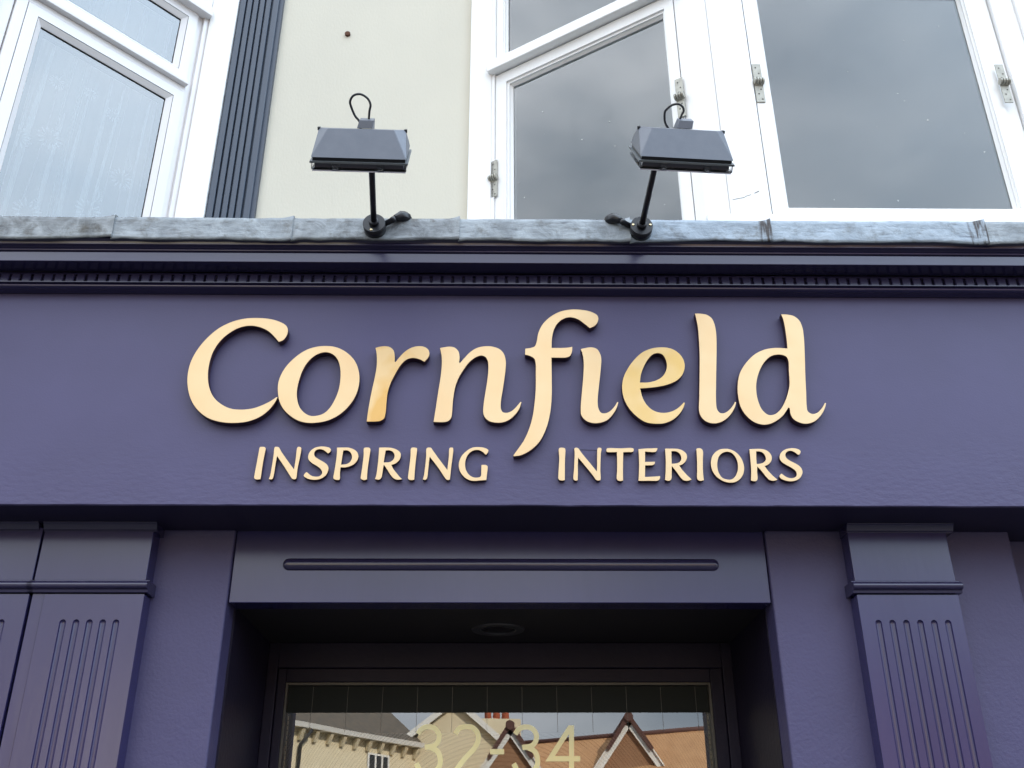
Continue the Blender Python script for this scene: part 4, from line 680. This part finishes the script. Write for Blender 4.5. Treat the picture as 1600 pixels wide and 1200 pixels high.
# ------------------------------------------------------------------ lower walls and pilasters
def wall_piece(label, x0, x1, y0, y1, z1=2.55, m='fascia_plaster', loc=None):
    b = MB(); n = 24
    o = thing('plaster_wall', label, 'wall', ((x0+x1)/2, y0, 0))
    b.box((x0, y0, 0), (x1, y1, z1)); b.put('render', M[m], o, .006, 3); return o
wall_piece('rough purple plaster strip between left pilaster and doorway', -1.045, -.803, .23, .95)
wall_piece('rough purple plaster strip between doorway and right pilaster', .815, 1.055, .23, .95)
wall_piece('purple plaster strip right of the right fluted pilaster', 1.332, 1.568, .232, .95)
wall_piece('shadowed purple plaster return at the far right edge', 1.575, 2.6, .33, .95)
wall_piece('purple plaster wall behind the two left pilasters', -2.6, -1.062, .235, .95)
def pilaster(x0, x1, fl, label, bx=None, strip=None, capx=None, group='purple fluted shopfront pilasters'):
    yf = .17
    t = thing('pilaster', label, 'pilaster', ((x0+x1)/2, yf, 0), group)
    rr = .0094; dp = .0085; zt = 2.262
    # shaft front: flat panels between grooves, grooves with rounded tops
    b = MB(); zs = [0, .4] + [zt-rr+rr*math.sin(math.pi/2*k/6) for k in range(7)]
    xs = [x0]; 
    top = 2.335
    prev = x0
    for fx in fl:
        b.face([(prev,yf,0),(fx-rr,yf,0),(fx-rr,yf,zt),(prev,yf,zt)])
        rows = []
        for z in zs:
            h = rr if z <= zt-rr else math.sqrt(max(rr*rr-(z-(zt-rr))**2, 0))
            row = [(fx-rr, yf, z)]
            for k in range(11):
                a = -1+2*k/10; row.append((fx+a*h, yf+dp*(h/rr)*math.sqrt(max(0, 1-a*a)), z))
            row.append((fx+rr, yf, z)); rows.append(row)
        for r0, r1 in zip(rows[:-1], rows[1:]):
            for k in range(12):
                q = [r0[k], r0[k+1], r1[k+1], r1[k]]
                uq = [];
                for v in q:
                    if not uq or (Vector(v)-Vector(uq[-1])).length > 1e-7: uq.append(v)
                if len(uq) > 2 and (Vector(uq[0])-Vector(uq[-1])).length < 1e-7: uq.pop()
                if len(uq) > 2: b.face(uq, 0, 0 < k < 11)
        prev = fx+rr
    b.face([(prev,yf,0),(x1,yf,0),(x1,yf,zt),(prev,yf,zt)]); b.face([(x0,yf,zt),(x1,yf,zt),(x1,yf,top),(x0,yf,top)])
    for x in (x0, x1): b.face([(x,yf,0),(x,yf,top),(x,.236,top),(x,.236,0)])
    b.put('shaft', M['wood'], t)
    n0, n1 = bx or (x0, x1)
    b = MB(); b.box((n0, yf-.002, 2.374), (n1, .236, 2.535)); b.put('neck_block', M['wood'], t, .002)
    # half-round band with a fillet under and over it
    c0, c1 = (n0-.012, n1+.012)
    prof = [(.236, 2.3385), (yf-.006, 2.3385), (yf-.008, 2.346)]
    for k in range(9):
        a = -math.pi/2+math.pi*k/8; prof.append((yf-.010-.0115*math.cos(a), 2.3585+.0105*math.sin(a)))
    prof += [(yf-.005, 2.3715), (yf-.004, 2.3755), (.236, 2.3755)]
    b = MB(); b.prism_x(prof, c0, c1, 0, False); b.put('band', M['wood_h'], t, .0012, 2)
    k0, k1 = capx or (n0, n1)
    b = MB(); b.prism_x([(.236,2.5495),(yf-.020,2.5495),(yf-.020,2.545),(yf-.016,2.543),(yf-.013,2.538),(yf-.010,2.532),(yf-.008,2.527),(yf-.003,2.5255),(yf-.003,2.5225),(.236,2.5225)], k0-.014, k1+.014); b.put('capital', M['wood_h'], t, .001)
    if strip:
        b = MB(); b.box((strip[0], yf+.0035, 0), (strip[1], .236, 2.3375)); b.put('edge_strip', M['wood'], t, .0015)
    b = MB(); b.box((x0-.012, yf-.02, 0), (x1+.012, .236, .30)); b.put('plinth', M['wood'], t, .004)
    return t
pl = pilaster(-1.314, -1.027, [-1.2465+.0379*k for k in range(5)], 'purple pilaster with five flutes, just left of the doorway', bx=(-1.3525, -1.029), strip=(-1.3505, -1.3155), capx=(-1.34, -1.032))
pilaster(1.047, 1.345, [1.0975+.0404*k for k in range(6)], 'purple pilaster with six flutes, right of the doorway', capx=(1.058, 1.352))
pilaster(-1.70, -1.3585, [-1.421-.0379*k for k in reversed(range(6))], 'purple pilaster cut off by the left picture edge', capx=(-1.68, -1.382))

# ------------------------------------------------------------------ lintel, porch and door
ln = thing('door_lintel', 'smooth purple lintel panel with a long raised bead over the doorway', 'lintel', (0, .242, 2.33))
b = MB(); b.box((-.8005, .241, 2.328), (.8125, .32, 2.5495)); b.put('panel', M['wood'], ln, .002)
b = MB(); x0, x1, zc, r = -.651, .667, 2.444, .0185
pts = []
n = 10
path = [(x0+r*.1, r*.25)] + [(x0+r*(1-math.cos(math.pi/2*k/n)), r*math.sin(math.pi/2*k/n)) for k in range(1, n+1)] + [(x1-r*(1-math.cos(math.pi/2*(n-k)/n)), r*math.sin(math.pi/2*(n-k)/n)) for k in range(0, n)] + [(x1-r*.1, r*.25)]
rows = []
for x, rr in path: rows.append([(x, .2412-.014*(rr/r)*math.sin(math.pi*k/10), zc-rr*math.cos(math.pi*k/10)) for k in range(11)])
for r0, r1 in zip(rows[:-1], rows[1:]):
    for k in range(10): b.face([r0[k], r0[k+1], r1[k+1], r1[k]], 0, True)
me = b.mesh('bead'); bm = bmesh.new(); bm.from_mesh(me); bmesh.ops.remove_doubles(bm, verts=bm.verts[:], dist=1e-6); bmesh.ops.recalc_face_normals(bm, faces=bm.faces[:]); bm.to_mesh(me); bm.free()
put('bead', me, ln, [M['wood_h']])

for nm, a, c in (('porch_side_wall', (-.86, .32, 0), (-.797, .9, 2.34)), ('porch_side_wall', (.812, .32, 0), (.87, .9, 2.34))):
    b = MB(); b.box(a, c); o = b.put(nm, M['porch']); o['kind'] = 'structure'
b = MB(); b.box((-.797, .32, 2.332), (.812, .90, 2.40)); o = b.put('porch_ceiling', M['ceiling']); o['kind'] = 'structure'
b = MB(); b.box((-.797, .23, -.01), (.812, .85, .012)); o = b.put('porch_floor', M['paving']); o['kind'] = 'structure'
dl = thing('recessed_downlight', 'round recessed downlight in the dark porch ceiling', 'downlight', (-.002, .61, 2.33))
b = MB(); n = 40
for r0, r1, z0, z1 in ((.088, .086, 2.3315, 2.327), (.086, .060, 2.327, 2.3265), (.060, .057, 2.3265, 2.3318)):
    for k in range(n):
        a, c = 2*math.pi*k/n, 2*math.pi*(k+1)/n
        b.face([(-.002+r0*math.cos(a), .61+r0*math.sin(a), z0), (-.002+r0*math.cos(c), .61+r0*math.sin(c), z0), (-.002+r1*math.cos(c), .61+r1*math.sin(c), z1), (-.002+r1*math.cos(a), .61+r1*math.sin(a), z1)], 0, True)
b.put('trim_ring', mat('downlight_trim', (.045, .04, .045), .45), dl)
b = MB(); b.face([(-.002+.058*math.cos(2*math.pi*k/n), .61+.058*math.sin(2*math.pi*k/n), 2.3308) for k in range(n)]); b.put('lamp_face', mat('downlight_dark', (.01, .01, .01), .15), dl)

dr = thing('entrance_door', 'glazed shop door with pale numbers, reflecting the houses opposite', 'door', (0, .84, 0))
b = MB()
for a, c in (((-.7965, .815, .012), (-.760, .90, 2.331)), ((.775, .815, .012), (.8115, .90, 2.331)), ((-.760, .815, 2.245), (.775, .90, 2.331))): b.box(a, c)
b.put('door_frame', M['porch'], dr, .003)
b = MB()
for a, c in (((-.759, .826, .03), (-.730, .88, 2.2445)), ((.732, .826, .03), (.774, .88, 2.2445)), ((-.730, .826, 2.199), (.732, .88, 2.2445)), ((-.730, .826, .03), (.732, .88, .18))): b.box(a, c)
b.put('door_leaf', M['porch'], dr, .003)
b = MB()
for a, c in (((-.7295, .829, .181), (-.722, .87, 2.198)), ((.7235, .829, .181), (.7315, .87, 2.198)), ((-.7215, .829, 2.189), (.723, .87, 2.198))): b.box(a, c)
b.put('glazing_bead', mat('bead_grey', (.085, .075, .06), .5), dr, .001)
tl = math.tan(math.radians(.95))
def py(z, off=0): return .836 + off + (z-2.2)*tl
b = MB(); b.face([(-.7222, py(.18), .18), (.7240, py(.18), .18), (.7240, py(2.0985), 2.0985), (-.7222, py(2.0985), 2.0985)]); pane = b.put('pane', M['pane_door'], dr)
for s_, x in ((-1, -.7205), (1, .7165)):
    b = MB(); z = .30; b.box((x, .866, .19), (x+.006, .88, 2.186)); 
    while z < 2.17: b.box((x+.0015, .8645, z), (x+.0045, .8658, z+.004), 1); z += .016
    b.put('spacer_bar', [M['spacer'], M['hole']], dr)
# added dark strips standing in for the glass's dark top reflection, with fine lines
hp = mat('reflection_band', (.016, .018, .016), .7, spec=.2)
xs = [-.7215] + [-.637+.1197*k for k in range(12)] + [.7230]
for x0_, x1_ in zip(xs[:-1], xs[1:]):
    if x1_-x0_ > .01:
        b = MB(); b.box((x0_+.0004, .848, 2.099), (x1_-.0004, .866, 2.1885)); b.put('reflection_band', hp, dr, .0006, 1)
b = MB()
for x in xs[1:-1]: b.face([(x-.0005, .8475, 2.187), (x+.0005, .8475, 2.187), (x+.0005, .8475, 2.10), (x-.0005, .8475, 2.10)])
b.put('band_line', M['etch'], dr)
b = MB()
for x in xs[1:-1]: b.face([(x-.0006, py(2.098, -.0006), 2.098), (x+.0006, py(2.098, -.0006), 2.098), (x+.0006, py(2.035, -.0006), 2.035), (x-.0006, py(2.035, -.0006), 2.035)])
b.put('etched_line', M['etch'], dr)
def stroke(lines, hw, y):
    b = MB()
    for ln_ in lines:
        cor = [len(q) > 2 for q in ln_]; P = [Vector((q[0], q[1])) for q in ln_]; pts = []
        for i in range(len(P)-1):
            p1, p2 = P[i], P[i+1]; p0 = P[i-1] if i and not cor[i] else p1-(p2-p1); p3 = P[i+2] if i+2 < len(P) and not cor[i+1] else p2+(p2-p1)
            straight = len(P) < 4 or cor[i] or cor[i+1]
            m = 1 if len(P) < 4 else 8
            for k in range(m):
                t = k/m; pts.append(.5*((2*p1)+(p2-p0)*t+(2*p0-5*p1+4*p2-p3)*t*t+(3*p1-p0-3*p2+p3)*t**3))
        pts.append(P[-1]); Lr = []
        for i in range(len(pts)):
            d0 = (pts[i]-pts[i-1]).normalized() if i else None; d1 = (pts[i+1]-pts[i]).normalized() if i < len(pts)-1 else None
            d0 = d0 or d1; d1 = d1 or d0; tt = (d0+d1).normalized(); nn = Vector((-tt.y, tt.x)); sc = min(2.5, 1/max(.3, nn.dot(Vector((-d1.y, d1.x)))))
            Lr.append((pts[i]+nn*hw*sc, pts[i]-nn*hw*sc))
        for (a, c), (a2, c2) in zip(Lr[:-1], Lr[1:]): b.face([(q.x, py(q.y)+y, q.y) for q in (a, c, c2, a2)])
    return b
for i, (ch, lines) in enumerate(DIGITS): 
    bb = MB()
    for li, one in enumerate(lines):
        s_ = stroke([one], .0085, -.0012-.0004*li); off = len(bb.v); bb.v += s_.v; bb.f += [tuple(off+k for k in f) for f in s_.f]; bb.m += s_.m; bb.sm += s_.sm
    bb.put('door_number', M['digit'], dr)
# dim shop interior behind the glass
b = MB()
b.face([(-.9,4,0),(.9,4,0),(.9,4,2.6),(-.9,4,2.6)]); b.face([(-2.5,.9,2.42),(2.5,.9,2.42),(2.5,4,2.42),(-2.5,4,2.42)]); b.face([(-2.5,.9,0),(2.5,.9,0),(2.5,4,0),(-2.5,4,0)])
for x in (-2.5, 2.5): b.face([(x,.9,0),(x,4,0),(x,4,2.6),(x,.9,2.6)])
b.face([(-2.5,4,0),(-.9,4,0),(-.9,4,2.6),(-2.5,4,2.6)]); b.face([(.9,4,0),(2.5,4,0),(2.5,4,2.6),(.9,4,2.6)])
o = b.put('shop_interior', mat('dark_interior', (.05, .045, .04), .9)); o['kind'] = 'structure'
b = MB(); b.box((-7, .95, -.1), (-2.6, 4, 3.3)); b.box((3.0, .95, -.1), (7, 4, 3.3)); b.box((-7, .45, 3.26), (7, 4.2, 3.29)); b.box((-7, 4.0, -.1), (7, 9, 8.6)); b.box((-2.6, .30, 2.552), (3.0, .95, 3.25))
o = b.put('building_mass', M['cream']); o['kind'] = 'structure'

# ------------------------------------------------------------------ houses across the street (seen in the door glass)
M['stucco'] = mat('cream_stucco', (.70, .61, .42), .9, col2=(.74, .65, .46), nscale=2, bump=.004, bscale=30)
M['slate'] = mat('slate_roof', (.075, .065, .05), .8, col2=(.13, .10, .07), nscale=5)
M['gutter'] = mat('white_trim', (.78, .77, .72), .6)
M['tile'] = mat('clay_tile', (.40, .215, .10), .85, col2=(.48, .27, .13), nscale=3)
M['ridge'] = mat('ridge_tile', (.10, .045, .035), .8)
M['pot'] = mat('chimney_pot', (.40, .10, .05), .8)
M['iron'] = mat('black_iron', (.02, .02, .02), .5)
M['winglass'] = mat('window_dark', (.05, .055, .06), .15)
M['brownwall'] = mat('tile_hung_gable', (.28, .15, .08), .9, col2=(.33, .18, .10), nscale=6)
ch = thing('cream_house', 'cream stucco house with white eaves brackets and red chimney pots', 'house', (-3, -36, 0))
A, Bp = Vector((-12.6, -25.4, 0)), Vector((-3.1, -36.2, 0)); dv = (Bp-A).normalized(); nv = Vector((-dv.y, dv.x, 0)); 
if nv.y < 0: nv = -nv
b = MB(); 
back = -nv*7
b.hexa([A, Bp, Bp+back, A+back, A+Vector((0,0,7.3)), Bp+Vector((0,0,7.3)), Bp+back+Vector((0,0,7.3)), A+back+Vector((0,0,7.3))]); b.put('side_wall', M['stucco'], ch)
b = MB()
b.face([A+nv*.35+Vector((0,0,7.42)), Bp+nv*.35+Vector((0,0,7.42)), Bp+back*.6+Vector((0,0,10.6)), A+back*.6+Vector((0,0,10.6))]); b.put('slate_roof', M['slate'], ch)
b = MB(); z = Vector((0, 0, 1))
b.hexa([A+nv*.36+z*7.28, Bp+nv*.36+z*7.28, Bp+z*7.28, A+z*7.28, A+nv*.42+z*7.44, Bp+nv*.42+z*7.44, Bp+z*7.44, A+z*7.44]); b.put('gutter', M['gutter'], ch)
L_ = (Bp-A).length
k = 0.5
while k < L_:
    q = A+dv*k; b = MB(); b.hexa([q+nv*.02+z*6.9, q+dv*.14+nv*.02+z*6.9, q+dv*.14+nv*.1+z*6.9, q+nv*.1+z*6.9, q+nv*.02+z*7.26, q+dv*.14+nv*.02+z*7.26, q+dv*.14+nv*.30+z*7.26, q+nv*.30+z*7.26]); b.put('eaves_bracket', M['stucco'], ch); k += .62
for k0 in (L_-2.6, L_-8.2):
    b = MB(); q = A+dv*k0
    def wb(u0, u1, z0, z1, w0, w1, m=0): b.hexa([q+dv*u0+nv*w0+z*z0, q+dv*u1+nv*w0+z*z0, q+dv*u1+nv*w1+z*z0, q+dv*u0+nv*w1+z*z0, q+dv*u0+nv*w0+z*z1, q+dv*u1+nv*w0+z*z1, q+dv*u1+nv*w1+z*z1, q+dv*u0+nv*w1+z*z1], m)
    wb(0, 1.1, 5.0, 6.85, .0, .03, 1)
    for u in (0, .36, .70, 1.04): wb(u-.02, u+.06, 5.0, 6.85, .03, .06)
    for zz in (5.0, 5.6, 6.2, 6.79): wb(0, 1.1, zz, zz+.07, .031, .055)
    b.put('sash_window', [M['gutter'], M['winglass']], ch)
q = A+dv*(L_-5.5)
b = MB(); b.tube([q+nv*.40+z*7.25, q+nv*.12-dv*.25+z*6.75, q+nv*.12-dv*.25+z*0], .06, 8); b.put('drainpipe', M['iron'], ch)
b = MB(); b.face([(-3.1,-36.2,0),(.9,-36.2,0),(.9,-36.2,7.3),(.2,-36.2,7.5),(-1.7,-36.2,8.9),(-3.1,-36.2,7.75)]); b.box((-3.1,-42,0),(.9,-36.25,7.2)); b.put('gable_wall', M['stucco'], ch)
b = MB()
def beam(p, q, w, h, y0, y1):
    p, q = Vector(p), Vector(q); d = (q-p).normalized(); n_ = Vector((-d.y, d.x))
    c = [p-n_*h/2, q-n_*h/2, q+n_*h/2, p+n_*h/2]
    b.hexa([(c[0].x,y0,c[0].y),(c[1].x,y0,c[1].y),(c[1].x,y1,c[1].y),(c[0].x,y1,c[0].y),(c[3].x,y0,c[3].y),(c[2].x,y0,c[2].y),(c[2].x,y1,c[2].y),(c[3].x,y1,c[3].y)])
beam((-3.9, 7.35), (-1.7, 9.0), 0, .22, -36.15, -35.95); beam((-1.7, 9.0), (.3, 7.4), 0, .22, -36.15, -35.95); b.put('bargeboard', M['gutter'], ch)
b = MB(); b.face([(-3.9,-36.0,7.46),(-1.7,-36.0,9.11),(-1.7,-42,9.11),(-3.9,-42,7.46)]); b.face([(-1.7,-36.0,9.11),(.5,-36.0,7.4),(.5,-42,7.4),(-1.7,-42,9.11)]); b.put('gable_roof', M['slate'], ch)
b = MB(); b.box((-.66,-37.4,6), (.88,-36.3,8.38)); st = b.put('chimney', M['stucco'], ch)
for x in (-.4, -.05, .3):
    b = MB(); b.tube([(x,-36.8,8.38),(x,-36.8,9.1)], [.15,.12], 12); b.put('chimney_pot', M['pot'], st)

th = thing('tiled_house', 'terracotta tiled house with two white bargeboard gables', 'house', (5, -33, 0))
b = MB(); b.face([(.95,-34,7.14),(10,-33.2,7.62),(10,-29,4.4),(.95,-29.8,4.1)]); b.face([(.95,-34,7.14),(10,-33.2,7.62),(10,-38,4.4),(.95,-39,4.1)]); b.put('tiled_roof', M['tile'], th)
b = MB(); b.tube([(.95,-34,7.15),(10,-33.2,7.63)], .10, 10); b.put('ridge', M['ridge'], th)
b = MB(); b.box((.95,-38,0),(10,-30.2,4.2)); b.put('wall', M['stucco'], th)
for gx, gz, gy in ((.42, 7.36, -32.2), (4.55, 7.58, -32.0)):
    hw, dz = 2.0, 2.9
    b = MB(); b.face([(gx-hw,gy,gz-dz),(gx+hw,gy,gz-dz),(gx,gy,gz-.1)]); b.box((gx-hw,gy-3,0),(gx+hw,gy-.01,gz-dz)); b.put('gable', M['brownwall'], th)
    b = MB(); beam((gx-hw-.1, gz-dz-.1), (gx, gz-.06), 0, .26, gy+.02, gy+.14); beam((gx, gz-.06), (gx+hw+.1, gz-dz-.1), 0, .26, gy+.02, gy+.14); b.put('bargeboard', M['gutter'], th)
    b = MB()
    for sg in (-1, 1): b.face([(gx,gy+.2,gz+.08),(gx+sg*(hw+.2),gy+.2,gz-dz-.15),(gx+sg*(hw+.2),gy-4,gz-dz-.15),(gx,gy-4,gz+.08)])
    b.put('gable_roof', M['tile'], th)
    b = MB(); b.tube([(gx,gy+.3,gz+.08),(gx,gy-3.5,gz+.08)], .16, 10); b.put('gable_ridge', M['ridge'], th)
    b = MB()
    for sg in (-1, 1): beam((gx, gz+.12), (gx+sg*.75, gz-.98), 0, .14, gy+.15, gy+.24)
    b.put('verge_tiles', M['ridge'], th)

# plain terraces carrying the far side of the street on, left and right of the two houses
def terrace(x0, x1, h, m, label):
    t = thing('terrace_building', label, 'building', ((x0+x1)/2, -34, 0))
    b = MB(); b.box((x0, -44, 0), (x1, -33, h)); b.put('wall', m, t)
    b = MB(); b.prism_x([(-33+.3, h), (-44-.3, h), (-38.5, h+3.2)], x0, x1); b.put('roof', M['slate'], t)
    x = x0+1.5
    while x < x1-2.5:
        for zz in (1.2, 4.4):
            b = MB(); b.box((x, -33.04, zz), (x+1.1, -32.96, zz+1.7)); f = b.put('window', M['winglass'], t)
            b = MB(); b.box((x-.08, -33.0, zz-.14), (x+1.18, -32.85, zz)); b.put('sill', M['gutter'], f)
        x += 3.4
terrace(-62, -13.2, 7.4, M['brownwall'], 'long brown terrace across the street, left of the cream house')
terrace(10.4, 62, 7.0, M['brownwall'], 'long brown terrace across the street, right of the tiled house')
